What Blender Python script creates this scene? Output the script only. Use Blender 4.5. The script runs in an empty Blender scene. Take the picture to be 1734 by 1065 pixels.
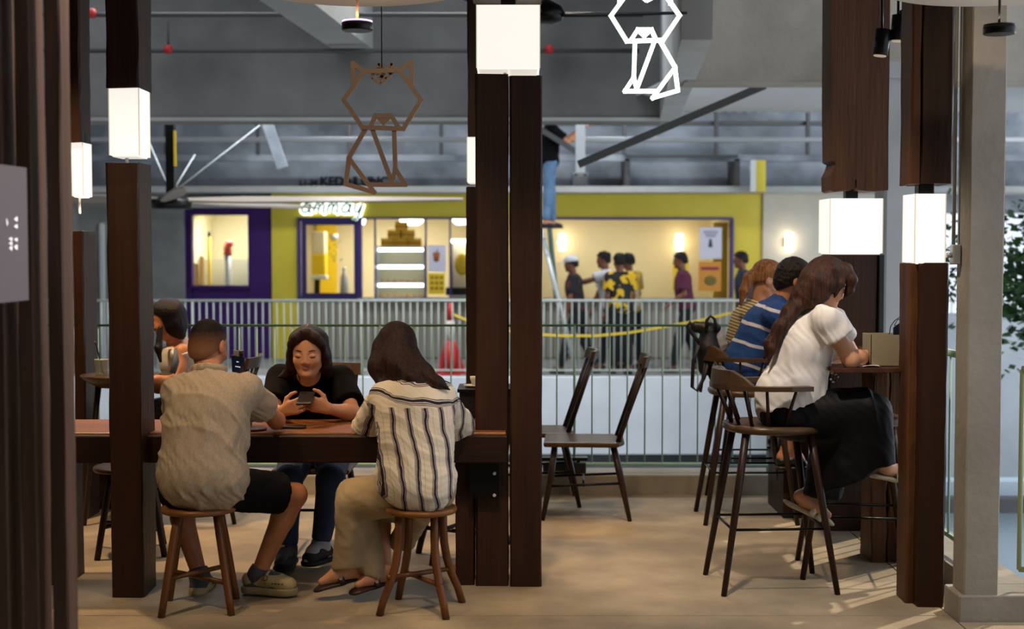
import bpy, math, random
import numpy as np
from mathutils import Vector, Matrix
random.seed(7); np.random.seed(7)
SC = bpy.context.scene
COL = SC.collection
V = Vector
# ------------------------------------------------------------------ camera (photo treated as 1734 x 1065)
FPX, CAMZ, PITCH = 2400.0, 1.6, math.atan(114.5 / 2400.0)
cam = bpy.data.cameras.new('camera'); camo = bpy.data.objects.new('camera', cam); COL.objects.link(camo)
cam.sensor_width = 36.0; cam.lens = FPX / 1734.0 * 36.0
camo.location = (0, 0, CAMZ); camo.rotation_euler = (math.pi / 2 - PITCH, 0, 0)
cam.clip_end = 300; cam.clip_start = .05
cam.dof.use_dof = True; cam.dof.focus_distance = 6.45; cam.dof.aperture_fstop = 2.3; cam.dof.aperture_blades = 9
SC.camera = camo
SC.view_settings.view_transform = 'Standard'; SC.view_settings.look = 'None'
SC.view_settings.exposure = 0.0; SC.view_settings.gamma = 1.0
SC.view_settings.use_curve_mapping = False
def W(px, py, Y):
    """the point at depth Y seen at photo pixel (px, py)"""
    dx = (px - 867.0) / FPX; dy = (532.5 - py) / FPX
    d = V((dx, math.cos(PITCH) + dy * math.sin(PITCH), -math.sin(PITCH) + dy * math.cos(PITCH)))
    d *= Y / d.y
    return V((d.x, d.y, CAMZ + d.z))
# ------------------------------------------------------------------ world, sun, lights
wd = bpy.data.worlds.new('world'); SC.world = wd; wd.use_nodes = True
nt = wd.node_tree; bg = nt.nodes['Background']
bg.inputs['Color'].default_value = (.80, .88, 1.0, 1); bg.inputs['Strength'].default_value = 1.25
def lamp(kind, name, loc, energy, col, rot=None, to=None, **kw):
    l = bpy.data.lights.new(name, kind); l.energy = energy; l.color = col
    for k, v in kw.items(): setattr(l, k, v)
    o = bpy.data.objects.new(name, l); COL.objects.link(o); o.location = loc
    if to is not None: o.rotation_euler = (V(to) - V(loc)).to_track_quat('-Z', 'Y').to_euler()
    if rot: o.rotation_euler = rot
    return o
WARM = (1.0, .66, .36); WARM2 = (1.0, .74, .48); COOL = (.80, .90, 1.0)
lamp('SUN', 'sun', (6, 12, 10), 2.6, (1.0, .86, .66), to=(0, 6.5, 0), angle=.02)
for nm, p, t, e, c, sz in [
    ('track_and_fill_spot', (-2.1, 4.9, 3.2), (-1.35, 6.4, .6), 125, WARM2, 60),
    ('track_and_fill_spot', (-.1, 4.9, 3.2), (-.5, 6.3, .7), 170, WARM2, 56),
    ('track_and_fill_spot', (-1.0, 5.7, 3.2), (-1.03, 7.0, .95), 95, WARM, 60),
    ('track_and_fill_spot', (-1.2, 8.3, 3.3), (-1.2, 8.0, 0), 130, WARM, 84),
    ('track_and_fill_spot', (-2.7, 7.6, 3.3), (-2.0, 7.6, 0), 330, WARM, 80),
    ('track_and_fill_spot', (.8, 7.2, 3.2), (.75, 7.7, 0), 95, WARM, 80),
    ('track_and_fill_spot', (.75, 5.4, 3.2), (1.35, 6.6, 1.0), 215, (1, .84, .68), 54),
    ('track_and_fill_spot', (.9, 7.4, 3.2), (1.35, 8.5, 1.0), 80, WARM2, 66),
    ('track_and_fill_spot', (0, 4.2, 3.3), (.1, 5.9, 0), 26, WARM2, 95),
    ('track_and_fill_spot', (1.6, 4.6, 3.3), (2.0, 6.4, 1.0), 40, WARM2, 70),
    ('track_and_fill_spot', (-.2, 4.75, 3.2), (-1.5, 4.1, 1.2), 120, (1, .84, .7), 80),
    ('track_and_fill_spot', (-.7, 5.6, 3.4), (-.7, 7.5, 2.35), 40, WARM2, 40)]:  # this last spot is an added fill that brightens the hanging cat frame
    lamp('SPOT', nm, p, e, c, to=t, spot_size=math.radians(sz), spot_blend=.8, shadow_soft_size=.07)
lamp('AREA', 'corridor_light', (-2.5, 20.9, 4.3), 70, (.92, .95, 1.0), to=(-2.5, 21.3, 0), size=.8, shape='RECTANGLE', size_y=.3)
lamp('AREA', 'corridor_light', (1.4, 20.9, 4.3), 70, (.92, .95, 1.0), to=(1.6, 21.3, 0), size=.8, shape='RECTANGLE', size_y=.3)
lamp('AREA', 'atrium_skylight', (-1, 16.4, 7.5), 1500, (.86, .92, 1.0), to=(-1, 20.5, -1), size=9, shape='RECTANGLE', size_y=2)
lamp('AREA', 'outdoor_light', (9.5, 14, 3.0), 900, (.84, .91, 1.0), to=(3, 18, 1), size=5, shape='RECTANGLE', size_y=5)
# ------------------------------------------------------------------ materials
def hx(s):
    c = [int(s[i:i + 2], 16) / 255 for i in (0, 2, 4)]
    return tuple((x / 12.92 if x <= .04045 else ((x + .055) / 1.055) ** 2.4) for x in c)
MATS = {}
def mat(name, col, rough=.6, metal=0., col2=None, vs=6., stretch=(1, 1, 1), bump=0., bs=60., bst=None, emis=None, es=0., spec=.5, rnd=0., trans=0., alpha=1., sheen=0., coat=0., ramp=(.35, .65), detail=5):
    if name in MATS: return MATS[name]
    if isinstance(col, str): col = hx(col)
    if isinstance(col2, str): col2 = hx(col2)
    m = bpy.data.materials.new(name); m.use_nodes = True; MATS[name] = m
    n = m.node_tree.nodes; L = m.node_tree.links; b = n['Principled BSDF']
    b.inputs['Base Color'].default_value = (*col, 1); b.inputs['Roughness'].default_value = rough
    b.inputs['Metallic'].default_value = metal; b.inputs['Specular IOR Level'].default_value = spec
    if trans: b.inputs['Transmission Weight'].default_value = trans; b.inputs['IOR'].default_value = 1.1
    if alpha < 1: b.inputs['Alpha'].default_value = alpha
    if sheen: b.inputs['Sheen Weight'].default_value = sheen
    if coat: b.inputs['Coat Weight'].default_value = coat
    if emis is not None:
        b.inputs['Emission Color'].default_value = (*(hx(emis) if isinstance(emis, str) else emis), 1); b.inputs['Emission Strength'].default_value = es
    tc = n.new('ShaderNodeTexCoord')
    if col2 is not None:
        mp = n.new('ShaderNodeMapping'); mp.inputs['Scale'].default_value = stretch
        L.new(tc.outputs['Object'], mp.inputs['Vector'])
        no = n.new('ShaderNodeTexNoise'); no.inputs['Scale'].default_value = vs; no.inputs['Detail'].default_value = detail
        if rnd:
            oi = n.new('ShaderNodeObjectInfo'); ad = n.new('ShaderNodeVectorMath'); ad.operation = 'ADD'
            mu = n.new('ShaderNodeMath'); mu.operation = 'MULTIPLY'; mu.inputs[1].default_value = 40
            L.new(oi.outputs['Random'], mu.inputs[0]); L.new(mp.outputs[0], ad.inputs[0]); L.new(mu.outputs[0], ad.inputs[1])
            L.new(ad.outputs[0], no.inputs['Vector'])
        else: L.new(mp.outputs[0], no.inputs['Vector'])
        cr = n.new('ShaderNodeValToRGB'); cr.color_ramp.elements[0].position = ramp[0]; cr.color_ramp.elements[1].position = ramp[1]
        cr.color_ramp.elements[0].color = (*col, 1); cr.color_ramp.elements[1].color = (*col2, 1)
        L.new(no.outputs['Fac'], cr.inputs['Fac']); L.new(cr.outputs[0], b.inputs['Base Color'])
    if bump:
        mp2 = n.new('ShaderNodeMapping'); mp2.inputs['Scale'].default_value = bst or stretch
        L.new(tc.outputs['Object'], mp2.inputs['Vector'])
        nb = n.new('ShaderNodeTexNoise'); nb.inputs['Scale'].default_value = bs; nb.inputs['Detail'].default_value = 4
        L.new(mp2.outputs[0], nb.inputs['Vector'])
        bp = n.new('ShaderNodeBump'); bp.inputs['Strength'].default_value = bump; bp.inputs['Distance'].default_value = .01
        L.new(nb.outputs['Fac'], bp.inputs['Height']); L.new(bp.outputs[0], b.inputs['Normal'])
    return m
def stripe_mat(name, base, stripes, vec, period, rough=.8, warp=.01, yoke=None, base2=None, bump=.25):
    """cloth with woven stripes: stripes = [(centre, halfwidth, colour)] in fractions of the period, measured along vec"""
    m = bpy.data.materials.new(name); m.use_nodes = True
    n = m.node_tree.nodes; L = m.node_tree.links; b = n['Principled BSDF']; b.inputs['Roughness'].default_value = rough
    b.inputs['Specular IOR Level'].default_value = .2
    tc = n.new('ShaderNodeTexCoord')
    no = n.new('ShaderNodeTexNoise'); no.inputs['Scale'].default_value = 6; no.inputs['Detail'].default_value = 2
    L.new(tc.outputs['Object'], no.inputs['Vector'])
    def math_(op, a, bb=None, c=None):
        q = n.new('ShaderNodeMath'); q.operation = op
        for i, x in enumerate((a, bb, c)):
            if x is None: continue
            if isinstance(x, (int, float)): q.inputs[i].default_value = x
            else: L.new(x, q.inputs[i])
        return q.outputs[0]
    def bands(vec, period, stripes, off, prev):
        dt = n.new('ShaderNodeVectorMath'); dt.operation = 'DOT_PRODUCT'; dt.inputs[1].default_value = vec
        L.new(tc.outputs['Object'], dt.inputs[0])
        w = math_('MULTIPLY', math_('SUBTRACT', no.outputs['Fac'], .5), warp * 2)
        t = math_('ADD', math_('ADD', dt.outputs['Value'], w), off + 50 * period)
        fr = math_('FRACT', math_('DIVIDE', t, period))
        for c, hw, colr in stripes:
            d = math_('ABSOLUTE', math_('SUBTRACT', fr, c))
            k = math_('LESS_THAN', d, hw)
            mx = n.new('ShaderNodeMix'); mx.data_type = 'RGBA'; L.new(k, mx.inputs[0])
            if isinstance(prev, tuple): mx.inputs[6].default_value = (*prev, 1)
            else: L.new(prev, mx.inputs[6])
            mx.inputs[7].default_value = (*hx(colr), 1); prev = mx.outputs[2]
        return prev
    base = hx(base)
    a = bands(vec, period, stripes, 0, base)
    if yoke:
        zcut, yvec, yper, ystr, yoff = yoke
        y = bands(yvec, yper, ystr, yoff, base)
        sx = n.new('ShaderNodeSeparateXYZ'); L.new(tc.outputs['Object'], sx.inputs[0])
        k = math_('GREATER_THAN', sx.outputs['Z'], zcut)
        mx = n.new('ShaderNodeMix'); mx.data_type = 'RGBA'; L.new(k, mx.inputs[0]); L.new(a, mx.inputs[6]); L.new(y, mx.inputs[7]); a = mx.outputs[2]
    L.new(a, b.inputs['Base Color'])
    nb = n.new('ShaderNodeTexNoise'); nb.inputs['Scale'].default_value = 25; L.new(tc.outputs['Object'], nb.inputs['Vector'])
    bp = n.new('ShaderNodeBump'); bp.inputs['Strength'].default_value = bump; bp.inputs['Distance'].default_value = .01
    L.new(nb.outputs['Fac'], bp.inputs['Height']); L.new(bp.outputs[0], b.inputs['Normal'])
    return m
# ------------------------------------------------------------------ objects
def thing(name, label, cat, loc=(0, 0, 0), rz=0., group=None):
    o = bpy.data.objects.new(name, None); COL.objects.link(o); o.empty_display_size = .1
    o.location = loc; o.rotation_euler = (0, 0, rz); o['label'] = label; o['category'] = cat
    if group: o['group'] = group
    return o
def tag(o, label=None, cat=None, group=None, kind=None):
    if label: o['label'] = label
    if cat: o['category'] = cat
    if group: o['group'] = group
    if kind: o['kind'] = kind
    return o
def wloc(o):
    p = V((0, 0, 0))
    while o is not None: p += o.location; o = o.parent
    return p
def link_mesh(name, me, m, parent=None, origin=None, local=False):
    """me holds world coordinates unless local; the object is placed at its origin"""
    if not isinstance(m, (list, tuple)): m = [m]
    for x in m: me.materials.append(x)
    o = bpy.data.objects.new(name, me); COL.objects.link(o)
    if parent is not None:
        o.parent = parent
        if not local: me.transform(Matrix.Translation(-wloc(parent)))
    elif origin is not None:
        if not local: me.transform(Matrix.Translation(-V(origin)))
        o.location = origin
    return o
def dup(root, loc=None, rz=None, label=None, group=None):
    def cp(o, par):
        c = o.copy(); COL.objects.link(c)
        if par is not None: c.parent = par
        for ch in list(o.children): cp(ch, c)
        return c
    r = cp(root, None)
    if loc is not None: r.location = loc
    if rz is not None: r.rotation_euler = (0, 0, rz)
    if label: r['label'] = label
    if group: r['group'] = group
    return r
def ortho(d):
    d = V(d).normalized(); a = V((0, 0, 1)) if abs(d.z) < .9 else V((1, 0, 0))
    u = d.cross(a).normalized(); return u, d.cross(u).normalized()
class MB:
    def __init__(s): s.v = []; s.f = []; s.mi = []; s.cur = 0; s.sm = []
    def add(s, vs, fs, smooth=False):
        b = len(s.v); s.v += [tuple(x) for x in vs]
        for f in fs: s.f.append(tuple(i + b for i in f)); s.mi.append(s.cur); s.sm.append(smooth)
        return s
    def m(s, i): s.cur = i; return s
    def box(s, x0, x1, y0, y1, z0, z1, ch=0.):
        if x0 > x1: x0, x1 = x1, x0
        if y0 > y1: y0, y1 = y1, y0
        if z0 > z1: z0, z1 = z1, z0
        if ch <= 0:
            vs = [(x, y, z) for z in (z0, z1) for x, y in ((x0, y0), (x1, y0), (x1, y1), (x0, y1))]
            return s.add(vs, [(3, 2, 1, 0), (4, 5, 6, 7), (0, 1, 5, 4), (1, 2, 6, 5), (2, 3, 7, 6), (3, 0, 4, 7)])
        c = min(ch, (x1 - x0) / 2.1, (y1 - y0) / 2.1, (z1 - z0) / 2.1)
        def ring(i, z): return [(x0 + c + i, y0 + i, z), (x1 - c - i, y0 + i, z), (x1 - i, y0 + c + i, z), (x1 - i, y1 - c - i, z), (x1 - c - i, y1 - i, z), (x0 + c + i, y1 - i, z), (x0 + i, y1 - c - i, z), (x0 + i, y0 + c + i, z)]
        c2 = c * .7; vs = ring(c2 * .5, z0) + ring(0, z0 + c2) + ring(0, z1 - c2) + ring(c2 * .5, z1)
        fs = [tuple(range(7, -1, -1)), tuple(range(24, 32))]
        for k in range(3):
            for i in range(8): j = (i + 1) % 8; fs.append((k * 8 + i, k * 8 + j, k * 8 + 8 + j, k * 8 + 8 + i))
        return s.add(vs, fs)
    def tube(s, pts, r, n=8, smooth=True, sq=None, caps=True):
        pts = [V(p) for p in pts]; rs = r if isinstance(r, (list, tuple)) else [r] * len(pts)
        vs = []; u = None
        for i, p in enumerate(pts):
            d = (pts[min(i + 1, len(pts) - 1)] - pts[max(i - 1, 0)]).normalized()
            if u is None: u, w = ortho(d)
            else:
                u = (u - d * u.dot(d)).normalized()
            w = d.cross(u)
            for k in range(n):
                a = 2 * math.pi * (k + .5) / n
                q = u * math.cos(a) * rs[i] + w * math.sin(a) * rs[i]
                if sq: q = V((q.x * sq[0], q.y * sq[1], q.z * sq[2]))
                vs.append(p + q)
        fs = []
        for i in range(len(pts) - 1):
            for k in range(n): j = (k + 1) % n; fs.append((i * n + k, i * n + j, i * n + n + j, i * n + n + k))
        s.add(vs, fs, smooth)
        if caps:
            b = len(s.v) - len(vs)
            s.f.append(tuple(b + k for k in range(n - 1, -1, -1))); s.mi.append(s.cur); s.sm.append(False)
            s.f.append(tuple(b + (len(pts) - 1) * n + k for k in range(n))); s.mi.append(s.cur); s.sm.append(False)
        return s
    def lathe(s, c, prof, n=20, smooth=True, sx=1., sy=1.):
        vs = []
        for r, z in prof:
            for k in range(n): a = 2 * math.pi * k / n; vs.append((c[0] + r * sx * math.cos(a), c[1] + r * sy * math.sin(a), c[2] + z))
        fs = []
        for i in range(len(prof) - 1):
            for k in range(n): j = (k + 1) % n; fs.append((i * n + k, i * n + j, i * n + n + j, i * n + n + k))
        s.add(vs, fs, smooth); b = len(s.v) - len(vs)
        s.f.append(tuple(b + k for k in range(n - 1, -1, -1))); s.mi.append(s.cur); s.sm.append(False)
        s.f.append(tuple(b + (len(prof) - 1) * n + k for k in range(n))); s.mi.append(s.cur); s.sm.append(False)
        return s
    def prism(s, pts, d):
        """closed outline (list of 3-D points) pushed along d"""
        n = len(pts); d = V(d); vs = [V(p) for p in pts] + [V(p) + d for p in pts]
        fs = [tuple(range(n)), tuple(range(2 * n - 1, n - 1, -1))] + [(i, i + n, (i + 1) % n + n, (i + 1) % n) for i in range(n)]
        return s.add(vs, fs)
    def ball(s, c, r, n=12, m=8):
        r = r if isinstance(r, (list, tuple)) else (r, r, r)
        pr = []
        vs = []
        for i in range(1, m):
            t = math.pi * i / m
            for k in range(n): a = 2 * math.pi * k / n; vs.append((c[0] + r[0] * math.sin(t) * math.cos(a), c[1] + r[1] * math.sin(t) * math.sin(a), c[2] - r[2] * math.cos(t)))
        fs = []
        for i in range(m - 2):
            for k in range(n): j = (k + 1) % n; fs.append((i * n + k, i * n + j, i * n + n + j, i * n + n + k))
        t = len(vs); vs += [(c[0], c[1], c[2] - r[2]), (c[0], c[1], c[2] + r[2])]
        for k in range(n): j = (k + 1) % n; fs.append((t, j, k)); fs.append((t + 1, (m - 2) * n + k, (m - 2) * n + j))
        return s.add(vs, fs, True)
    def build(s, name, m, parent=None, origin=None, local=False):
        me = bpy.data.meshes.new(name); me.from_pydata(s.v, [], s.f)
        me.polygons.foreach_set('material_index', s.mi); me.polygons.foreach_set('use_smooth', s.sm)
        me.update()
        return link_mesh(name, me, m, parent, origin, local)
def rot_mb(mb, mtx):
    mb.v = [tuple(mtx @ V(p)) for p in mb.v]; return mb
def timber(axis, a0, a1, b0, b1, c0, c1, seg=14, rough=.004, ch=.008, seed=0, sag=0):
    """rough-sawn timber; axis 'z': x a0..a1, y b0..b1, z c0..c1 ; axis 'x': length along x (a), y b, z c"""
    rg = random.Random(seed); mb = MB()
    if axis == 'z': L0, L1, u0, u1, w0, w1 = c0, c1, a0, a1, b0, b1
    else: L0, L1, u0, u1, w0, w1 = a0, a1, b0, b1, c0, c1
    base = [(u0 + ch, w0), (u1 - ch, w0), (u1, w0 + ch), (u1, w1 - ch), (u1 - ch, w1), (u0 + ch, w1), (u0, w1 - ch), (u0, w0 + ch)]
    vs = []; n = 8
    off = [[0, 0] for _ in range(8)]
    for i in range(seg + 1):
        t = L0 + (L1 - L0) * i / seg
        for k, (u, w) in enumerate(base):
            off[k][0] = off[k][0] * .6 + rg.uniform(-rough, rough) * .6; off[k][1] = off[k][1] * .6 + rg.uniform(-rough, rough) * .6
            e = rg.uniform(-rough, rough) if i in (0, seg) else 0
            uu, ww, tt = u + off[k][0], w + off[k][1], t + e * .8
            vs.append((uu, ww, tt) if axis == 'z' else (tt, uu, ww))
    fs = [tuple(range(7, -1, -1)), tuple(range(seg * 8, seg * 8 + 8))]
    for i in range(seg):
        for k in range(8): j = (k + 1) % 8; fs.append((i * 8 + k, i * 8 + j, i * 8 + 8 + j, i * 8 + 8 + k))
    return mb.add(vs, fs)
# ------------------------------------------------------------------ soft bodies: signed distance fields meshed by surface nets
class SDF:
    def __init__(s, h=.008, k=.03): s.h = h; s.k = k; s.p = []
    def cone(s, a, b, ra, rb=None, k=None, mi=0, sq=None, cuts=(), sub=False):
        s.p.append(('c', np.array(a, float), np.array(b, float), ra, ra if rb is None else rb, s.k if k is None else k, mi, sq, cuts, sub)); return s
    def chain(s, pts, rs, k=None, mi=0, **kw):
        if not isinstance(rs, (list, tuple)): rs = [rs] * len(pts)
        for i in range(len(pts) - 1): s.cone(pts[i], pts[i + 1], rs[i], rs[i + 1], k, mi, **kw)
        return s
    def ell(s, c, r, R=None, k=None, mi=0, cuts=(), sub=False):
        R = np.eye(3) if R is None else np.array(R, float)      # rows = local axes
        s.p.append(('e', np.array(c, float), np.array(r, float), R, None, s.k if k is None else k, mi, None, cuts, sub)); return s
    def mesh(s, cuts=()):
        h = s.h; lo = []; hi = []
        for p in s.p:
            if p[9]: continue
            if p[0] == 'c':
                r = max(p[3], p[4]); lo.append(np.minimum(p[1], p[2]) - r); hi.append(np.maximum(p[1], p[2]) + r)
            else: e = np.sqrt(((p[3] * p[2][:, None]) ** 2).sum(0)); lo.append(p[1] - e); hi.append(p[1] + e)
        lo = np.min(lo, 0) - 3 * h; hi = np.max(hi, 0) + 3 * h
        n = np.ceil((hi - lo) / h).astype(int) + 1
        F = np.full(n, .2, np.float32); Mi = np.zeros(n, np.int8)
        ax = [lo[i] + h * np.arange(n[i]) for i in range(3)]
        for p in s.p:
            k = max(p[5], 1e-4); mg = k * 1.0 + 3 * h
            if p[0] == 'c': r = max(p[3], p[4]); a = np.minimum(p[1], p[2]) - r - mg; b = np.maximum(p[1], p[2]) + r + mg
            else: e = np.sqrt(((p[3] * p[2][:, None]) ** 2).sum(0)); a = p[1] - e - mg; b = p[1] + e + mg
            i0 = np.clip(np.floor((a - lo) / h).astype(int), 0, n); i1 = np.clip(np.ceil((b - lo) / h).astype(int) + 1, 0, n)
            if (i1 <= i0).any(): continue
            sl = tuple(slice(i0[i], i1[i]) for i in range(3))
            X = ax[0][sl[0]][:, None, None]; Y = ax[1][sl[1]][None, :, None]; Z = ax[2][sl[2]][None, None, :]
            if p[0] == 'c':
                A, B = p[1], p[2]; ba = B - A; l2 = max(float(ba @ ba), 1e-9)
                x, y, z = X - A[0], Y - A[1], Z - A[2]
                t = np.clip((x * ba[0] + y * ba[1] + z * ba[2]) / l2, 0, 1)
                x, y, z = x - t * ba[0], y - t * ba[1], z - t * ba[2]
                if p[7] is not None:
                    nv = np.array(p[7][0], float); nv /= np.linalg.norm(nv); f = 1 / p[7][1] - 1
                    dn = (x * nv[0] + y * nv[1] + z * nv[2]) * f
                    x, y, z = x + dn * nv[0], y + dn * nv[1], z + dn * nv[2]
                d = np.sqrt(x * x + y * y + z * z) - (p[3] + t * (p[4] - p[3]))
                if p[7] is not None: d = d * min(1, p[7][1]) ** .5
            else:
                x, y, z = X - p[1][0], Y - p[1][1], Z - p[1][2]; R = p[3]; r = p[2]
                q = [(R[i][0] * x + R[i][1] * y + R[i][2] * z) for i in range(3)]
                k0 = np.sqrt(sum((q[i] / r[i]) ** 2 for i in range(3))); k1 = np.sqrt(sum((q[i] / r[i] ** 2) ** 2 for i in range(3))) + 1e-6
                d = k0 * (k0 - 1) / k1
            for nv, pt in p[8]:
                nv = np.array(nv, float); nv /= np.linalg.norm(nv); pt = np.array(pt, float)
                d = np.maximum(d, (X - pt[0]) * nv[0] + (Y - pt[1]) * nv[1] + (Z - pt[2]) * nv[2])
            f0 = F[sl]
            if p[9]:
                hh = np.clip(.5 - .5 * (f0 + d) / k, 0, 1); F[sl] = f0 * (1 - hh) - d * hh + k * hh * (1 - hh)
            else:
                hh = np.clip(.5 + .5 * (f0 - d) / k, 0, 1)
                mm = Mi[sl]; mm[d < f0] = p[6]
                F[sl] = f0 * (1 - hh) + d * hh - k * hh * (1 - hh)
        for nv, pt in cuts:
            nv = np.array(nv, float); nv /= np.linalg.norm(nv); pt = np.array(pt, float)
            F = np.maximum(F, ((ax[0][:, None, None] - pt[0]) * nv[0] + (ax[1][None, :, None] - pt[1]) * nv[1] + (ax[2][None, None, :] - pt[2]) * nv[2]).astype(np.float32))
        return surface_net(F, Mi, lo, h)
def surface_net(F, Mi, lo, h):
    S = F < 0
    nx, ny, nz = F.shape
    cs = [S[a:nx - 1 + a, b:ny - 1 + b, c:nz - 1 + c] for a in (0, 1) for b in (0, 1) for c in (0, 1)]
    anyv = cs[0].copy(); allv = cs[0].copy()
    for c in cs[1:]: anyv |= c; allv &= c
    act = anyv & ~allv
    I = np.argwhere(act); idx = np.full(act.shape, -1, np.int32); idx[act] = np.arange(len(I))
    pos = np.zeros((len(I), 3)); cnt = np.zeros(len(I))
    for axx in range(3):
        o = [a for a in range(3) if a != axx]
        for da in (0, 1):
            for db in (0, 1):
                a = I.copy(); a[:, o[0]] += da; a[:, o[1]] += db; b = a.copy(); b[:, axx] += 1
                fa = F[a[:, 0], a[:, 1], a[:, 2]]; fb = F[b[:, 0], b[:, 1], b[:, 2]]
                m = (fa < 0) != (fb < 0)
                t = np.where(m, fa / np.where(m, fa - fb, 1), 0)
                q = a.astype(float); q[:, axx] += t
                pos[m] += q[m]; cnt[m] += 1
    pos /= cnt[:, None]
    vm = Mi[I[:, 0], I[:, 1], I[:, 2]]
    quads = []
    for axx in range(3):
        o1, o2 = (axx + 1) % 3, (axx + 2) % 3
        sa = [slice(None)] * 3; sb = [slice(None)] * 3; sa[axx] = slice(0, F.shape[axx] - 1); sb[axx] = slice(1, F.shape[axx])
        E = S[tuple(sa)] != S[tuple(sb)]
        J = np.argwhere(E)
        J = J[(J[:, o1] > 0) & (J[:, o2] > 0) & (J[:, o1] < F.shape[o1] - 1) & (J[:, o2] < F.shape[o2] - 1)]
        if not len(J): continue
        def g(d1, d2):
            K = J.copy(); K[:, o1] += d1; K[:, o2] += d2; return idx[K[:, 0], K[:, 1], K[:, 2]]
        q = np.stack([g(-1, -1), g(0, -1), g(0, 0), g(-1, 0)], 1)
        ins = S[J[:, 0], J[:, 1], J[:, 2]]
        q[~ins] = q[~ins][:, ::-1]
        quads.append(q)
    q = np.concatenate(quads)
    return lo + pos * h, q, vm[q[:, 0]].astype(np.int32)
def relax(v, q, it):
    n = len(v); e = np.concatenate([q[:, [0, 1]], q[:, [1, 2]], q[:, [2, 3]], q[:, [3, 0]]]); i, j = e[:, 0], e[:, 1]
    deg = np.bincount(i, minlength=n) + np.bincount(j, minlength=n); deg = np.maximum(deg, 1)
    for k in range(it):
        s_ = np.stack([np.bincount(i, v[j, c], n) + np.bincount(j, v[i, c], n) for c in range(3)], 1) / deg[:, None]
        v = v + (s_ - v) * (.6 if k % 2 == 0 else -.3)
    return v
def np_mesh(name, parts, disp=None, sm=0):
    if sm: parts = [(relax(v, q, sm), q, m) for v, q, m in parts]
    vs, qs, ms = [], [], []; b = 0
    for v, q, m in parts: vs.append(v); qs.append(q + b); ms.append(m); b += len(v)
    v = np.concatenate(vs); q = np.concatenate(qs); m = np.concatenate(ms)
    me = bpy.data.meshes.new(name)
    me.vertices.add(len(v)); me.vertices.foreach_set('co', v.astype(np.float32).ravel())
    me.loops.add(len(q) * 4); me.loops.foreach_set('vertex_index', q.astype(np.int32).ravel())
    me.polygons.add(len(q)); me.polygons.foreach_set('loop_start', np.arange(0, len(q) * 4, 4, dtype=np.int32))
    me.polygons.foreach_set('loop_total', np.full(len(q), 4, np.int32))
    me.polygons.foreach_set('material_index', m); me.polygons.foreach_set('use_smooth', np.ones(len(q), bool))
    me.update(calc_edges=True); me.validate()
    if disp is not None:
        nn = np.zeros(len(v) * 3, np.float32); me.vertices.foreach_get('normal', nn); nn = nn.reshape(-1, 3)
        v = v + nn * disp(v)[:, None]; me.vertices.foreach_set('co', v.astype(np.float32).ravel()); me.update()
    return me
def soft(name, sdfs, m, parent=None, disp=None, cuts=(), origin=None, sm=4):
    if not isinstance(sdfs, (list, tuple)): sdfs = [sdfs]
    me = np_mesh(name, [s.mesh(cuts) for s in sdfs], disp, sm)
    return link_mesh(name, me, m, parent, origin)
def folds(amp, freq, vec=(0, 0, 1), seed=0, fine=.25):
    """cloth creases running across vec"""
    rg = np.random.RandomState(seed); vec = np.array(vec, float); vec /= np.linalg.norm(vec)
    dirs = [(vec + rg.normal(0, .55, 3)) for _ in range(5)]
    ph = rg.uniform(0, 6.28, 5); fr = rg.uniform(.6, 1.5, 5) * freq
    def f(P):
        w = P + .03 * np.sin(P[:, [1, 2, 0]] * 17 + 1.3) + .015 * np.sin(P[:, [2, 0, 1]] * 37)
        d = np.zeros(len(P))
        for a, b, c in zip(dirs, ph, fr):
            s_ = 1 - np.abs(np.sin(w @ a * c * .5 + b)); d += (s_ ** 2.2 * 2.2 - .5) * (.5 + .5 * np.sin(w @ a[[1, 2, 0]] * c * .37 + b * 2)) ** 1.3
        d2 = np.sin(w @ dirs[0] * freq * 3.1) * np.sin(w @ dirs[1] * freq * 2.7)
        return amp * (d / 2.2 + fine * d2)
    return f
# ================================================================== SETTING
m_floor = mat('floor_concrete', 'ad9c80', .75, col2='7c6e5a', vs=2.6, bump=.35, bs=60, detail=12, ramp=(.3, .75))
m_conc = mat('concrete', '6b6c69', .85, col2='8b8c88', vs=1.3, bump=.3, bs=20, detail=8)
m_conc_d = mat('concrete_dark', '454543', .85, col2='8a8985', vs=.8, bump=.3, bs=20, detail=10, ramp=(.25, .8))
m_conc_w = mat('concrete_warm', '8f877a', .85, col2='a59d90', vs=2.0, bump=.4, bs=25, detail=9)
m_conc_l = mat('concrete_light', '9a9b98', .85, col2='b3b4b1', vs=1.0, bump=.2, bs=20, detail=7)
m_conc_b = mat('concrete_blue', '5b6168', .85, col2='a9b0b8', vs=1.3, bump=.2, bs=20, detail=8, ramp=(.3, .72))
m_white = mat('white_plaster', 'c9c4b8', .8, col2='bdb8ab', vs=2)
m_yel = mat('yellow_paint', 'd6c33c', .55, col2='cab733', vs=1.5)
m_yel2 = mat('bright_yellow', 'e0bd18', .5)
m_pur = mat('purple_paint', '3d1a60', .6, col2='361656', vs=2, spec=.25)
m_purf = mat('purple_frame', '3b2a6e', .45)
m_metw = mat('white_metal', 'c3cac8', .4)
m_rail = mat('pale_green_rail', '9cbfa8', .45, metal=.1)
m_railt = mat('olive_top_rail', '46683f', .4, metal=.1)
m_railw = mat('white_rail', 'adb2a6', .5)
m_blk = mat('black_metal', '151516', .35, metal=.6)
m_blkp = mat('black_plastic', '121213', .4)
m_pipe = mat('grey_pipe', '9c9fa1', .4, metal=.3)
m_piped = mat('dark_pipe', '4b4b4a', .5, metal=.3)
m_glass = mat('clear_glass', (1, 1, 1), .02, trans=1., spec=.3)
m_cream = mat('cream_wall', 'd6cba8', .7, col2='cfc39d', vs=1)
m_red = mat('red_plastic', 'b3201f', .45)
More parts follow.
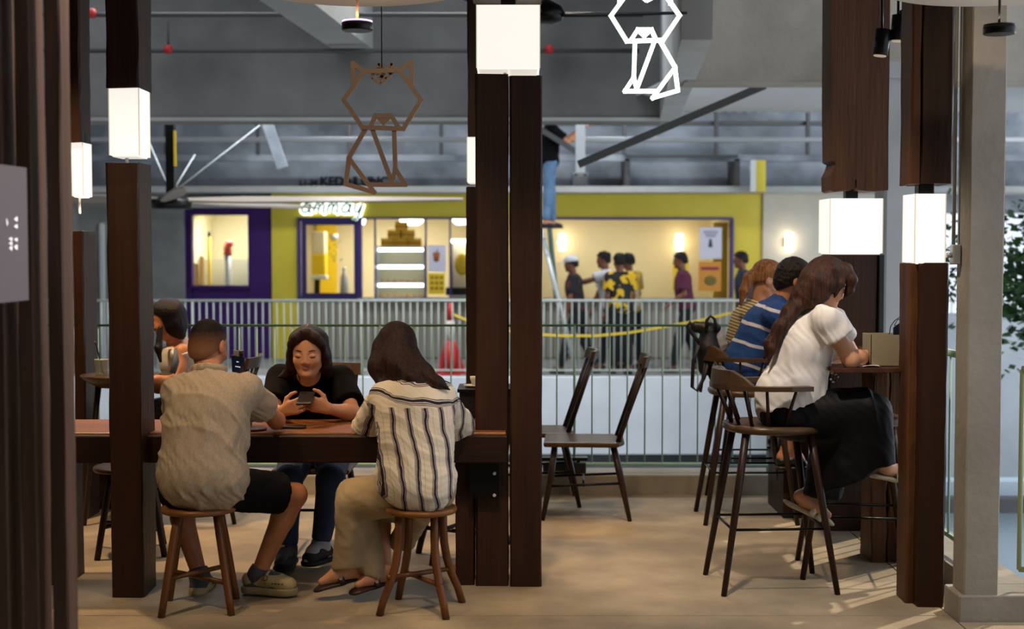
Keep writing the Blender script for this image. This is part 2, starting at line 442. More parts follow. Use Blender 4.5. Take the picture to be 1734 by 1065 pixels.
m_lamp = mat('lantern_glow', 'e8e0d4', .6, emis=(1, .95, .875), es=.86)
m_lampc = mat('lantern_glow_soft', 'e8e0d4', .6, emis=(1, .9, .8), es=.7)
m_led = mat('white_led', 'ffffff', .5, emis=(.95, 1, .98), es=5)
m_ledw = mat('warm_led', 'ffffff', .5, emis=(1, .86, .62), es=6)
WOODS = {}
def wood(nm, c1, c2, axis='z', rough=.5, bump=.5):
    st = {'z': (5, 5, .35), 'x': (.35, 5, 5), 'y': (5, .35, 5)}[axis]
    return mat(nm + '_' + axis, c1, rough, col2=c2, vs=2.6, stretch=st, bump=bump * .5, bs=7, bst=tuple(a * 1.6 for a in st), rnd=1, spec=.3, ramp=(.25, .8), detail=8)
m_wd = wood('old_timber', '22110a', '3c220f'); m_wdx = wood('old_timber', '27140b', '45280f', 'x')
m_wo = wood('orange_timber', '3d2210', '66401f', rough=.6, bump=.8)
m_slat = wood('grey_brown_slat', '513a2c', '76594a', rough=.55, bump=.4)
m_tabx = wood('table_top', '6b3d1c', '8d592c', 'x', rough=.42, bump=.25)
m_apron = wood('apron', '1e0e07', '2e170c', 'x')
m_end = mat('end_grain', '7a4d2a', .8, col2='5c361b', vs=30)

# floor in slabs with a recessed joint
fl = thing('floor', 'pale beige concrete floor', 'floor'); fl['kind'] = 'structure'
del fl['category']; del fl['label']
for (y0, y1) in ((-2.6, 3.0), (3.006, 6.085), (6.092, 9.1)):
    mb = MB().box(-7, 1.9, y0, y1, -.25, 0, .003)
    if y0 > 6: mb.box(1.906, 2.05, 6.2, y1, -.25, 0, .003)
    elif y0 > 3: mb.box(1.906, 3.2, y0, 5.98, -.25, 0, .003)
    else: mb.box(1.906, 3.2, y0, y1, -.25, 0, .003)
    mb.build('floor_slab', m_floor, fl)
MB().box(-7, 2.3, -2.6, 9.3, -.4, -.02).build('floor_bed', m_conc_d, fl)
def struct(name, mb, m, parent=None):
    o = mb.build(name, m, parent)
    if parent is None: o['kind'] = 'structure'
    return o
struct('trim_1', MB().box(-7, 2.35, 9.1, 9.42, -.4, .125, .012), m_conc_w)              # kerb under the near railing
struct('trim_2', MB().box(1.908, 7, 5.985, 6.2, -.3, .112, .008).box(2.05, 2.3, 6.2, 9.1, -.3, .112, .008), m_conc_w)
struct('wall_behind', MB().box(-7.2, 7, -2.9, -2.6, 0, 4), m_conc_d)
struct('wall_left', MB().box(-7.3, -7, -2.9, 26, -4.5, 6), m_conc_d)
struct('ceiling', MB().box(-7.3, 3.2, -2.9, 10.6, 3.75, 3.95).box(-7.3, 9, 17.5, 26, 5.4, 5.6), m_conc_d)

# concrete column on the right with its conduit
c0, c1 = W(1632, 1035, 6.0), W(1690, 1035, 6.0)
col = thing('concrete_column', 'rough pale concrete column at the right edge of the seating area', 'column', (c0.x, 6.0, 0))
mb = timber('z', c0.x, c1.x, 6.0, 6.165, -.02, 3.75, 20, .0025, .006, 3); mb.build('shaft', m_conc_w, col)
mb = MB().tube([(c0.x - .03, 6.12, 3.7), (c0.x - .03, 6.12, 1.6)], .008, 8).tube([(c0.x - .012, 6.1, 3.7), (c0.x - .012, 6.1, 1.6)], .004, 6)
mb.build('conduit', m_pipe, col)
p = W(1617, 432, 6.11)
MB().box(p.x - .014, p.x + .022, 6.09, 6.14, p.z - .04, p.z + .045, .006).tube([(p.x - .035, 6.11, p.z), (p.x - .01, 6.11, p.z)], .012).build('junction_box', m_pipe, col)
# grey column beyond the railing
a, b = W(1497, 400, 10.6), W(1541, 400, 10.6)
o = thing('concrete_column', 'smooth light grey concrete column behind the bar lanterns', 'column', (a.x, 10.6, -4))
timber('z', a.x, b.x + .12, 10.6, 10.9, -4.3, W(1500, 132, 10.6).z, 30, .003, .02, 5).build('shaft', m_conc_l, o)
MB().box(a.x - .1, b.x + .2, 10.55, 10.95, W(1500, 132, 10.6).z, W(1500, 132, 10.6).z + .12, .01).build('bearing_pad', m_conc_l, o)

# --------------------------------------------------------------- concrete beams overhead
zb = W(700, 205, 15).z
struct('beam_1', MB().box(-7, 1.6, 15, 15.45, zb, 5.4, .03), m_conc_d).name = 'trim_3'
struct('trim_4', MB().box(-7, 1.6, 14.96, 15.0, zb, zb + .035, .004), m_conc_l)
z2 = W(1300, 139, 11.4).z
struct('trim_5', MB().box(W(1160, 139, 11.4).x, 9, 11.4, 11.8, z2, 5.2, .02), m_conc_w)
# skewed beams running away from the camera (the hall beyond stands slightly turned)
def skew(name, x_far, w, yf, yn, z0, z1, m, sl=.08, extra=0):
    pts = [(x_far, yf, z0), (x_far + w, yf, z0), (x_far + w, yf, z1), (x_far, yf, z1)]
    return struct(name, MB().prism(pts, (-(yf - yn) * sl + extra, -(yf - yn), 0)), m)
skew('trim_6', 1.555, .2, 15.0, 9.2, zb + .01, 5.2, m_conc_l)
zz = W(600, 84, 15).z
skew('trim_7', -1.88, .42, 15.0, 8, zz, 5.2, m_conc_l)
# sprinkler pipes with red heads
for nm, py, Y, lab in (('sprinkler_pipe', 25, 14.2, 'upper thin grey sprinkler pipe crossing below the concrete ceiling'), ('sprinkler_pipe', 86, 14.6, 'lower thin grey sprinkler pipe crossing in front of the big concrete beam')):
    p = W(600, py, Y); t = thing(nm, lab, 'pipe', (0, Y, p.z))
    MB().tube([(-6.9, Y, p.z), (1.3, Y, p.z)], .024, 8).build('pipe_run', m_piped, t)
    for px in ((285, 930) if py == 86 else (156,)):
        q = W(px, py - 4, Y)
        MB().lathe((q.x, Y, p.z - .03), [(.03, 0), (.05, .02), (.05, .05), (.03, .09)], 12).build('sprinkler_head', m_red, t)
        if px == 285: MB().tube([(q.x, Y, p.z), (q.x, Y, W(285, 25, 14.2).z)], .012, 6).build('drop_pipe', m_piped, t)

# --------------------------------------------------------------- far side: slab, corridor, wall above shops
ZF = -.22
struct('floor_corridor', MB().box(-7, 9, 19.6, 23, ZF - .3, ZF), m_conc)
struct('trim_8', MB().box(-7, 9, 19.45, 19.62, -1.26, ZF + .03, .01), mat('slab_edge', 'b9bcbf', .8, col2='cdd0d1', vs=1.0, bump=.2, detail=6))
struct('wall_lower', MB().box(-7, 9, 20.4, 20.6, -4.4, -.5), mat('lavender_wall', '8d8c9c', .8, col2='9a99a6', vs=.8))
struct('trim_9', MB().box(-7, 9, 20.3, 20.4, -1.5, -1.3), m_piped)
struct('floor_lower', MB().box(-9, 16, 9.4, 26, -4.5, -4.35), m_conc_l)
SY = 23.0
def S(px, py, Y=SY): return W(px, py, Y)
ztop = S(700, 328).z
# upper concrete wall behind the shop fascia
struct('wall_back', MB().box(-7, 9.5, 23.6, 23.9, ztop - .3, 5.4), m_conc_b)
struct('trim_10', MB().box(-7, 9.5, 22.5, 23.6, ztop, ztop + .1, .01), m_conc_l)
for i, (px0, px1, py0, py1, Y, mm) in enumerate(((-200, 1800, 232, 240, 21.0, m_pipe), (-200, 1800, 262, 273, 22.9, m_conc_b), (920, 1500, 205, 212, 22.6, m_piped), (1060, 1250, 262, 266, 22.8, m_piped))):
    a, b = W(px0, py0, Y), W(px1, py1, Y)
    t = struct('trim_%d' % (11 + i), MB().box(a.x, b.x, Y, Y + .12, b.z, a.z, .01), mm)
for i, px in enumerate((1062, 1248)):
    a, b = W(px - 5, 268, 22.9), W(px + 5, 325, 22.9)
    struct('trim_%d' % (20 + i), MB().box(a.x, b.x, 22.9, 23.6, b.z, a.z, .01), m_piped)
for i in range(9):
    x = -5.5 + i * 1.45
    struct('trim_%d' % (30 + i), MB().box(x, x + .06, 22.5, 22.58, W(0, 262, 22.5).z, W(0, 205, 22.5).z + .5, .01), m_piped)
# steel braces
def brace(x0, y0, x1, y1, Y, w, lab, mm=None):
    a, b = W(x0, y0, Y), W(x1, y1, Y); d = (b - a).normalized(); n = V((-d.z, 0, d.x)) * w / 2
    t = MB().prism([a + n, b + n, b - n, a - n], (0, .08, 0)).build('steel_brace', mm or m_pipe, origin=a)
    tag(t, lab, 'brace')
brace(980, 278, 1296, 144, 12.3, .065, 'long diagonal grey steel brace rising to the right under the metal roof', m_piped)
brace(983, -60, 983, 292, 18, .12, 'short upright grey steel post above the shop right of the timber pillar')
brace(840, 172, 985, 262, 19.5, .07, 'short diagonal steel brace beside the worker on the ladder', m_piped)
brace(400, 60, 478, 284, 18, .13, 'short slanting blue grey steel brace above the shop on the left', m_conc_b)
t = thing('wall_plate', 'square steel fixing plate with four bolts under the upright brace', 'plate', tuple(W(983, 307, 23.5)))
a, b = W(970, 292, 23.55), W(996, 322, 23.55); MB().box(a.x, b.x, 23.56, 23.6, b.z, a.z).build('plate', m_pipe, t)
for x in (a.x + .05, b.x - .05):
    for z in (a.z - .05, b.z + .05): MB().lathe((x, 23.5, z), [(.03, 0), (.03, .02)], 8).build('bolt', m_blk, t)
# corrugated white roof in the upper right
mb = MB(); vs = []; n = 120
for i in range(n + 1):
    x = 1.3 + i * .07; z = .012 * (1 if i % 2 else -1)
    vs += [(x, 11.9, 3.02 + z), (x, 20.5, 3.56 + z)]
mb.add(vs, [(2 * i, 2 * i + 2, 2 * i + 3, 2 * i + 1) for i in range(n)])
o = mb.build('ceiling_roof', mat('white_sheet', 'dfe2e6', .6)); o['kind'] = 'structure'
o.modifiers.new('s', 'SOLIDIFY').thickness = .02

# --------------------------------------------------------------- the shop front
zf = ZF
def wallbox(mb, px0, px1, py0, py1, Y0=SY, Y1=SY + .12):
    a, b = S(px0, py0), S(px1, py1); return mb.box(a.x, b.x, Y0, Y1, b.z, a.z)
def zp(py): return S(0, py).z
mb = MB()
xs = lambda px: S(px, 418).x
for (px0, px1, z0, z1) in ((460, 1291, zp(368), ztop), (460, 504, zf, zp(368)), (1241, 1291, zf, zp(368))):
    mb.box(xs(px0), xs(px1), SY, SY + .2, z0, z1)
struct('wall_shop', mb, m_yel)
rb = thing('wall_ribbed', 'x', 'x'); del rb['label']; del rb['category']; rb['kind'] = 'structure'
MB().box(xs(504), xs(1241), SY + .02, SY + .2, zf, zp(507)).build('wall_core', mat('taupe_panel', '858072', .7), rb)
x = xs(504); i = 0
gm = None
while x < xs(1238):
    if gm is None:
        gm = MB().box(0, .113, -.02, .02, zf + .02, zp(509), .008).build('panel', mat('taupe_rib', '8f8a7c', .7), rb, local=True); gm.location = (x, SY, 0)
    else:
        c = gm.copy(); COL.objects.link(c); c.location = (x, SY, 0)
    x += .122
# purple door wall
pw = thing('wall_purple', 'x', 'x'); del pw['label']; del pw['category']; pw['kind'] = 'structure'
mb = MB()
for (a, b, c, d) in ((313, 326, 352, 640), (420, 462, 352, 640), (326, 420, 352, 364), (326, 420, 486, 640)):
    q0, q1 = S(a, c), S(b, d); mb.box(q0.x, q1.x, SY + .02, SY + .2, max(q1.z, zf), q0.z)
mb.build('panel', m_pur, pw)
mb = MB()
for (a, b, c, d) in ((322, 424, 360, 364), (322, 424, 483, 488), (322, 326, 364, 483), (420, 424, 364, 483)):
    wallbox(mb, a, b, c, d, SY - .03, SY + .1)
mb.build('window_frame', m_pur, pw)
wallbox(MB(), 326, 420, 364, 483, SY + .08, SY + .09).build('window_pane', m_glass, pw)
wallbox(MB(), 316, 460, 346, 352, SY - .06, SY + .1).build('head_track', m_conc_l, pw)
# grey walls on the left, white wall on the right
struct('wall_grey', MB().box(-7, xs(313), SY - .1, SY + .2, zf, ztop), m_conc)
struct('door_1', MB().box(xs(172), xs(181), SY - .14, SY - .1, zf, zp(378), .01), m_metw)
struct('wall_white', MB().box(xs(1291), xs(1500), SY - .05, SY + .2, zf, ztop), m_white)
struct('wall_blue', MB().box(xs(1500), xs(1612), SY + 1, SY + 1.2, zf, ztop), mat('blue_wall', '4a5aa0', .6))
struct('pillar_yellow', MB().box(xs(1259), xs(1281), 22.2, 22.4, ztop, W(1270, 272, 22.3).z, .01), m_yel).name = 'trim_40'
struct('trim_41', MB().box(xs(1255), xs(1264), 22.15, 22.2, ztop, W(1270, 272, 22.3).z, .005), m_metw)
# interior behind the windows
struct('wall_interior', MB().box(xs(300), xs(1245), 25.6, 25.7, zf, ztop).box(xs(300), xs(300) + .05, SY + .2, 25.6, zf, ztop)
       .box(xs(462), xs(462) + .05, SY + .2, 25.6, zf, ztop).box(xs(835), xs(835) + .05, SY + .2, 25.6, zf, ztop)
       .box(xs(1241), xs(1245), SY + .2, 25.6, zf, ztop), m_cream)
struct('ceiling_interior', MB().box(xs(300), xs(1245), SY + .2, 25.7, zp(355), zp(340)), m_cream)
struct('floor_interior', MB().box(xs(300), xs(1245), SY + .2, 25.7, zf - .05, zf), m_conc_l)
struct('wall_accent', MB().box(W(536, 418, 25.5).x, W(570, 418, 25.5).x, 25.5, 25.58, zf, zp(360)), m_yel2)
lamp('AREA', 'shop_light', (-2.2, 24.3, zp(362)), 60, (1, .95, .82), to=(-2.2, 24.4, 0), size=1.5, shape='RECTANGLE', size_y=.8)
lamp('AREA', 'shop_light', (-4.6, 24.2, zp(362)), 60, (.95, 1, .95), to=(-4.6, 24.6, 0), size=.8)
lamp('AREA', 'shop_light', (1.9, 24.3, zp(362)), 32, (1, .93, .75), to=(1.9, 24.6, 0), size=2, shape='RECTANGLE', size_y=.8)
# shop windows: frames and panes
def window(n, px0, px1, py0, py1, t=5, mull=(), pane=True):
    w = thing('window_%d' % n, 'x', 'x'); del w['label']; del w['category']; w['kind'] = 'structure'
    mb = MB()
    wallbox(mb, px0, px1, py0, py0 + t, SY - .05, SY + .12); wallbox(mb, px0, px1, py1 - t, py1, SY - .05, SY + .12)
    wallbox(mb, px0, px0 + t, py0 + t, py1 - t, SY - .05, SY + .12); wallbox(mb, px1 - t, px1, py0 + t, py1 - t, SY - .05, SY + .12)
    mb.build('window_frame', m_purf, w)
    xs_ = [px0 + t] + list(mull) + [px1 - t]
    for k in range(len(xs_) - 1):
        if k: wallbox(MB(), xs_[k] - 1.5, xs_[k] + 1.5, py0 + t, py1 - t, SY - .03, SY + .1).build('mullion', m_purf, w)
        wallbox(MB(), xs_[k] + 1.5, xs_[k + 1] - 1.5, py0 + t, py1 - t, SY + .04, SY + .05).build('window_pane', m_glass, w)
    return w
w1 = window(1, 504, 610, 368, 507, 6)
mb = MB()
for (a, b, c, d) in ((512, 606, 374, 381), (512, 606, 496, 502), (512, 520, 381, 496), (600, 606, 381, 496)): wallbox(mb, a, b, c, d, SY - .07, SY + .0)
mb.build('sash', mat('purple_sash', '2b1d55', .4), w1)
window(2, 610, 840, 368, 507, 3, (635, 721, 762))
window(3, 900, 1241, 368, 509, 4)
MB().box(xs(606), xs(1240), SY - .12, SY + .15, zp(509), zp(505), .008).build('window_sill', m_conc_l)['kind'] = 'structure'
# shop sign: lit script with green letters on a white glowing backing
def text(name, body, size, loc, m, parent=None, extrude=.01, shear=0., off=0., rot=(math.pi / 2, 0, 0), align='LEFT', sx=1.):
    c = bpy.data.curves.new(name, 'FONT'); c.body = body; c.size = size; c.extrude = extrude; c.shear = shear; c.offset = off; c.align_x = align
    c.resolution_u = 3
    tmp = bpy.data.objects.new(name, c); me = bpy.data.meshes.new_from_object(tmp); bpy.data.objects.remove(tmp); me.materials.clear(); me.materials.append(m)
    o = bpy.data.objects.new(name, me); COL.objects.link(o); o.rotation_euler = rot; o.scale = (sx, 1, 1)
    if parent is not None: o.parent = parent; o.location = V(loc) - wloc(parent)
    else: o.location = loc
    return o
p = S(508, 360); sg = thing('shop_sign', 'glowing white and green script shop sign on the yellow fascia', 'sign', (p.x, SY - .06, p.z))
GL = {'a': ([(.085 + .06 * math.cos(q), .07 + .068 * math.sin(q)) for q in [math.pi * k / 8 for k in range(17)]], [(.15, .145), (.15, .02), (.165, 0), (.19, .01)]),
      'm': ([(.02, .14), (.02, 0)], [(.02, .09), (.04, .13), (.07, .14), (.09, .12), (.095, 0)], [(.095, .09), (.115, .13), (.145, .14), (.165, .12), (.17, .02), (.185, 0), (.205, .01)]),
      'y': ([(.02, .14), (.03, .04), (.06, .0), (.1, .02), (.13, .14)], [(.13, .14), (.12, -.05), (.08, -.13), (.03, -.12)])}
cx_ = 0.; halo = MB(); let = MB()
for ch_, adv in zip('ammay', (.2, .215, .215, .2, .16)):
    for st_ in GL[ch_]:
        P3 = lambda yy: [(p.x + (cx_ + a_ + b_ * .28) * 1.02, yy, p.z + b_ * 1.0) for a_, b_ in st_]
        halo.tube(P3(SY - .03), .05, 8, sq=(1, .5, 1)); let.tube(P3(SY - .075), .018, 6)
    cx_ += adv
halo.build('lettering_halo', mat('sign_halo', 'ffffff', .5, emis=(.85, 1, .9), es=2.4), sg); let.build('lettering', mat('sign_green', '0f5a34', .5), sg)
# painted unit name on the concrete
m_ink = mat('black_paint', '1c1f22', .8)
p = W(507, 314, 23.58); t = text('wall_lettering', 'L1-34', .13, (p.x, 23.585, p.z), m_ink, None, .004, 0, .004)
tag(t, 'small painted black unit number on the concrete above the shop', 'lettering')
for wd_, px_, lb_ in (('KEDAI', 542, 'larger painted black first word on the concrete left of the cat frame'), ('LUNC', 601, 'larger painted black second word on the concrete behind the cat frame')):
    p = W(px_, 314, 23.58); t = text('wall_lettering', wd_, .21, (p.x, 23.585, p.z), m_ink, None, .004, 0, .006)
    tag(t, lb_, 'lettering')
# light fittings inside and sconces
def lampdisc(px, py, r, Y, lab):
    p = W(px, py, Y); t = thing('ceiling_lamp', lab, 'lamp', tuple(p))
    MB().lathe(p, [(r, 0), (r * .95, -.04), (r * .6, -.09)], 24).build('shade', m_led, t)
    MB().lathe((p.x, p.y, p.z), [(.04, 0), (.04, .12)], 8).build('mount', m_metw, t)
lampdisc(697, 372, .2, 24.0, 'round white glowing ceiling lamp above the yellow boxes in the shop')
lampdisc(783, 371, .17, 24.0, 'round white glowing ceiling lamp beside the timber pillar in the shop')
lampdisc(613, 371, .06, 23.7, 'small white glowing spot lamp at the top of the shop doorway')
def sconce(px, py, lab, Y, h=.3, w=.12):
    p = W(px, py, Y); t = thing('wall_sconce', lab, 'lamp', tuple(p))
    MB().box(p.x - w / 2, p.x + w / 2, Y - .1, Y - .01, p.z - h / 2, p.z + h / 2, .02).build('lamp_shade', m_ledw, t)
    MB().box(p.x - w / 2 - .015, p.x + w / 2 - .08, Y - .06, Y, p.z - h / 4, p.z + h / 4, .005).build('wall_plate', m_pipe, t)
sconce(952, 410, 'glowing wall sconce inside the shop window right of the ladder', 25.55)
sconce(1150, 410, 'glowing wall sconce inside the shop window above the man in maroon', 25.55)
sconce(1335, 410, 'glowing wall sconce on the white wall right of the yellow shop', 22.95)
lamp('POINT', 'sconce_light', tuple(W(1335, 410, 22.7)), 3, (1, .8, .5), shadow_soft_size=.08)
lamp('POINT', 'sconce_light', tuple(W(1150, 410, 25.2)), 4, (1, .8, .5), shadow_soft_size=.08)
lamp('POINT', 'sconce_light', tuple(W(952, 410, 25.2)), 4, (1, .8, .5), shadow_soft_size=.08)
# posters
def poster(px0, px1, py0, py1, m, lab, Y=SY - .01, cat='poster'):
    a, b = W(px0, py0, Y), W(px1, py1, Y); t = thing('poster', lab, cat, ((a.x + b.x) / 2, Y, b.z))
    MB().box(a.x, b.x, Y, Y + .012, b.z, a.z).build('sheet', m, t); return t, a, b
m_pap = mat('paper_white', 'c9c8d6', .6); m_or = mat('poster_orange', 'c8862a', .6)
def flat(t, px0, px1, py0, py1, m, nm, Y):
    a, b = W(px0, py0, Y), W(px1, py1, Y); return MB().box(a.x, b.x, Y - .006, Y, b.z, a.z).build(nm, m, t)
PY_ = SY - .06
t, a, b = poster(1185, 1222, 385, 438, m_pap, 'white notice with a small dark drawing taped inside the shop window', PY_)
for k in range(3): flat(t, 1191 + 2 * k, 1216 - 2 * k, 391 + 4 * k, 393 + 4 * k, mat('grey_ink', '77788a', .7), 'text_line', PY_)
q = W(1203, 412, PY_); MB().lathe((q.x, PY_ - .004, q.z - .06), [(.035, 0), (.03, .05), (.02, .1), (.025, .13)], 8, sy=.1).build('drawing', mat('dark_ink', '3c3d46', .7), t)
t, a, b = poster(1183, 1221, 443, 493, m_or, 'orange food poster with a maroon band below the white notice', PY_)
flat(t, 1187, 1217, 452, 457, mat('maroon_ink', '8a2340', .7), 'band', PY_)
q = W(1203, 475, PY_); MB().ball((q.x, PY_ - .005, q.z), (.1, .006, .08)).build('picture', mat('olive_ink', '6b6222', .7), t)
t, a, b = poster(1139, 1166, 443, 493, m_yel2, 'yellow poster with a picture behind the man in maroon', PY_)
q = W(1152, 470, PY_); MB().ball((q.x, PY_ - .005, q.z), (.07, .006, .08)).build('picture', mat('pink_ink', 'c49a80', .7), t)
t, a, b = poster(725, 755, 415, 460, m_pap, 'white poster with a drawing of an orange drink cup', PY_)
q = W(739, 443, PY_); MB().lathe((q.x, PY_ - .003, q.z), [(.035, 0), (.06, .14), (.064, .15)], 10, sy=.08).build('cup_drawing', mat('orange_ink', 'b8672a', .7), t)
MB().tube([(q.x, PY_ - .006, q.z + .13), (q.x + .02, PY_ - .006, q.z + .2)], .006, 6).build('straw_drawing', m_ink, t)
t, a, b = poster(725, 753, 463, 498, m_yel2, 'yellow menu poster with brown print below the cup poster', PY_)
for k in range(3):
    for j in range(3): flat(t, 729 + 8 * j, 734 + 8 * j, 468 + 9 * k, 472 + 9 * k, mat('brown_ink', '8a6410', .7), 'printed_mark', PY_)
# yellow wall strip, balloon, food shelves
struct('trim_42', MB().box(xs(1212), xs(1237), SY + .3, SY + .35, zf, zp(376)), m_yel2)
p = W(783, 457, 23.6); t = thing('balloon', 'yellow balloon hanging at the right end of the shop display', 'balloon', tuple(p))
MB().ball((p.x, p.y, p.z + .1), (.13, .13, .19), 16, 10).build('balloon_body', m_yel2, t); MB().lathe((p.x, p.y, p.z - .12), [(.02, 0), (.005, .03)], 8).build('knot', m_yel2, t)
Yd = 23.5
a, b = W(636, 416, Yd), W(721, 505, Yd)
t = thing('display_shelf', 'white lit bakery display shelf behind the shop window', 'shelf', (a.x, Yd, zf))
MB().box(a.x, a.x + .03, Yd, Yd + .45, zf, a.z).build('side_panel', m_metw, t); MB().box(b.x - .03, b.x, Yd, Yd + .45, zf, a.z).build('side_panel', m_metw, t)
MB().box(a.x, b.x, Yd + .43, Yd + .46, zf, a.z).build('back_panel', m_cream, t)
SH = []
for py in (417, 446, 477, 503):
    z = W(0, py, Yd).z; SH.append(z)
    MB().box(a.x + .03, b.x - .03, Yd, Yd + .43, z - .03, z, .004).build('shelf', m_metw, t)
    if py != 503: MB().box(a.x + .04, b.x - .04, Yd - .01, Yd + .03, z - .085, z - .032, .01).build('light_strip', m_led, t)
rg = random.Random(4); m_bun = mat('bun_crust', 'b9813f', .6, col2='d6a85c', vs=20)
def bun(x, y, z, r, lab):
    u = MB().lathe((x, y, z), [(r * .8, 0), (r, r * .3), (r * .8, r * .7), (r * .35, r * .95)], 12, sx=1.3).build('bread_bun', m_bun, origin=(x, y, z))
    tag(u, lab, 'bread', 'buns on the lit bakery shelves')
for j, z in enumerate((SH[2], SH[3])):
    for k in range(7):
        bun(a.x + .1 + k * .108, Yd + .15 + rg.uniform(-.04, .04), z, rg.uniform(.035, .05), '%s golden bun on the %s lit shelf of the shop display' % (['leftmost', 'second from left', 'third from left', 'middle', 'third from right', 'second from right', 'rightmost'][k], 'middle' if j == 0 else 'bottom'))
# pyramid of yellow boxes
m_box = mat('yellow_carton', 'e6ba2a', .6, col2='d6a424', vs=20); m_boxb = mat('carton_band', 'a8761e', .6)
z = SH[0]; bw = .215
for r_ in range(3):
    for k in range(3 - r_):
        x = (a.x + b.x) / 2 + (k - (2 - r_) / 2) * (bw + .012)
        lab = {0: ['left', 'middle', 'right'][k] + ' yellow carton in the bottom row of the pyramid', 1: ['left', 'right'][k if k < 2 else 0] + ' yellow carton in the middle row of the pyramid', 2: 'single yellow carton on top of the pyramid'}[r_]
        t2 = thing('yellow_carton', lab, 'carton', (x, Yd + .2, z), rg.uniform(-.08, .08), 'yellow cartons piled on the display')
        MB().box(-bw / 2, bw / 2, -.09, .09, 0, .135, .006).build('carton_body', m_box, t2, local=True)
        MB().box(-bw / 2 - .002, bw / 2 + .002, -.092, .092, .045, .07).build('printed_band', m_boxb, t2, local=True)
    z += .136
# second display on the right end, door interior things, tools behind the purple window
a, b = W(762, 405, 23.6), W(800, 505, 23.6)
t = thing('display_shelf', 'white display cabinet at the right end of the shop window', 'shelf', (a.x, 23.6, zf))
MB().box(a.x, b.x + .3, 23.6, 24.0, zf, W(0, 500, 23.6).z, .01).build('cabinet_body', m_metw, t)
MB().box(a.x, b.x + .3, 23.6, 23.95, a.z - .06, a.z, .01).build('light_strip', m_led, t)
MB().box(a.x, a.x + .03, 23.6, 23.95, W(0, 500, 23.6).z, a.z).build('side_panel', m_purf, t)
MB().box(a.x + .03, b.x + .3, 23.93, 23.95, W(0, 500, 23.6).z, a.z).build('back_panel', m_cream, t)
p = W(775, 490, 23.7); o = MB().box(p.x - .2, p.x + .3, 23.65, 23.85, W(0, 500, 23.6).z, W(0, 487, 23.6).z, .02).build('tray', m_blkp, origin=(p.x, 23.7, W(0, 500, 23.6).z)); tag(o, 'dark counter tray on the right end of the shop display', 'tray')
def post_tool(px, py0, Y, parts, lab, nm, cat):
    p = W(px, py0, Y); t = thing(nm, lab, cat, (p.x, Y, zf))
    return p, t
p = W(539, 462, 24.3); t = thing('juice_machine', 'yellow and white juice machine seen through the shop doorway', 'machine', (p.x, 24.3, zf))
z0 = W(0, 466, 24.3).z
MB().box(p.x - .13, p.x + .16, 24.2, 24.5, zf, zf + .85, .02).build('stand', m_metw, t)
MB().box(p.x - .1, p.x + .14, 24.2, 24.45, z0, z0 + .36, .02).build('tank', m_yel2, t)
MB().box(p.x - .12, p.x + .16, 24.18, 24.47, z0 - .07, z0, .02).build('tray', m_metw, t)
MB().tube([(p.x - .02, 24.3, zf + .85), (p.x - .02, 24.3, z0 - .07)], .05, 10).build('column', m_blk, t)
MB().box(p.x - .1, p.x + .14, 24.22, 24.45, z0 + .36, z0 + .75, .03).build('hopper', m_cream, t)
p = W(583, 470, 24.2); t = thing('wrapped_bottle', 'tall silver bottle seen inside the shop doorway', 'bottle', (p.x, 24.2, zf + .85)); 
MB().lathe((p.x, 24.2, zf + .85), [(.07, 0), (.075, .2), (.07, .45), (.03, .52), (.03, .58)], 14).build('bottle_body', m_pipe, t); MB().lathe((p.x, 24.2, zf + 1.43), [(.035, 0), (.035, .05)], 10).build('bottle_cap', m_metw, t)
MB().box(p.x - .35, p.x + .2, 24.0, 24.4, zf, zf + .848, .02).build('counter_block', m_yel, origin=(p.x, 24.2, zf)); o = COL.objects[-1]
tag(bpy.data.objects['counter_block'], 'yellow counter block inside the shop doorway', 'counter')
p = W(566, 420, 24.6); t = thing('hanging_plant', 'small green plant hanging inside the shop doorway', 'plant', tuple(p)); mbp = MB()
for k in range(30): q = V((rg.gauss(0, .05), rg.gauss(0, .05), rg.uniform(-.25, .15))) + p; mbp.tube([q, q + V((rg.uniform(-.05, .05), 0, rg.uniform(-.04, .04)))], [.012, .002], 4)
mbp.build('foliage', mat('leaf_mid', '5f7a3a', .6), t); MB().lathe((p.x, p.y, p.z + .14), [(.06, 0), (.08, .1)], 10).build('pot', m_pipe, t)
p = W(355, 480, 23.9); t = thing('yellow_pole', 'tall thin yellow pole with dark tip behind the purple window', 'pole', (p.x, 23.9, zf)); zt = W(0, 400, 23.9).z
MB().tube([(p.x, 23.9, zf), (p.x, 23.9, zt)], .028, 8).build('shaft', m_yel2, t); MB().lathe((p.x, 23.9, zt), [(.03, 0), (.022, .08)], 8).build('tip', m_blk, t)
p = W(386, 480, 23.9); t = thing('red_capped_tube', 'grey tube with a bent red cap behind the purple window', 'tube', (p.x, 23.9, zf)); zt = W(0, 432, 23.9).z
MB().tube([(p.x, 23.9, zf), (p.x, 23.9, zt)], .065, 12).build('tube_body', m_pipe, t)
MB().tube([(p.x, 23.9, zt), (p.x, 23.9, zt + .12), (p.x + .02, 23.9, zt + .19), (p.x + .09, 23.9, zt + .2)], [.07, .07, .065, .05], 12).build('bent_cap', mat('coral_red', 'd2554a', .5), t)
for px, py, r_, lab in ((331, 447, .05, 'leftmost brown cardboard roll behind the purple window'), (342, 435, .045, 'second brown cardboard roll behind the purple window')):
    p = W(px, 480, 23.9); t = thing('cardboard_roll', lab, 'roll', (p.x, 23.9, zf)); zt = W(0, py, 23.9).z
    MB().tube([(p.x, 23.9, zf), (p.x, 23.9, zt)], r_, 10).build('roll_body', mat('tan_card', 'b08a52', .7), t); MB().lathe((p.x, 23.9, zt), [(r_ * .7, 0), (r_ * .6, .02)], 10).build('roll_end', m_metw, t)
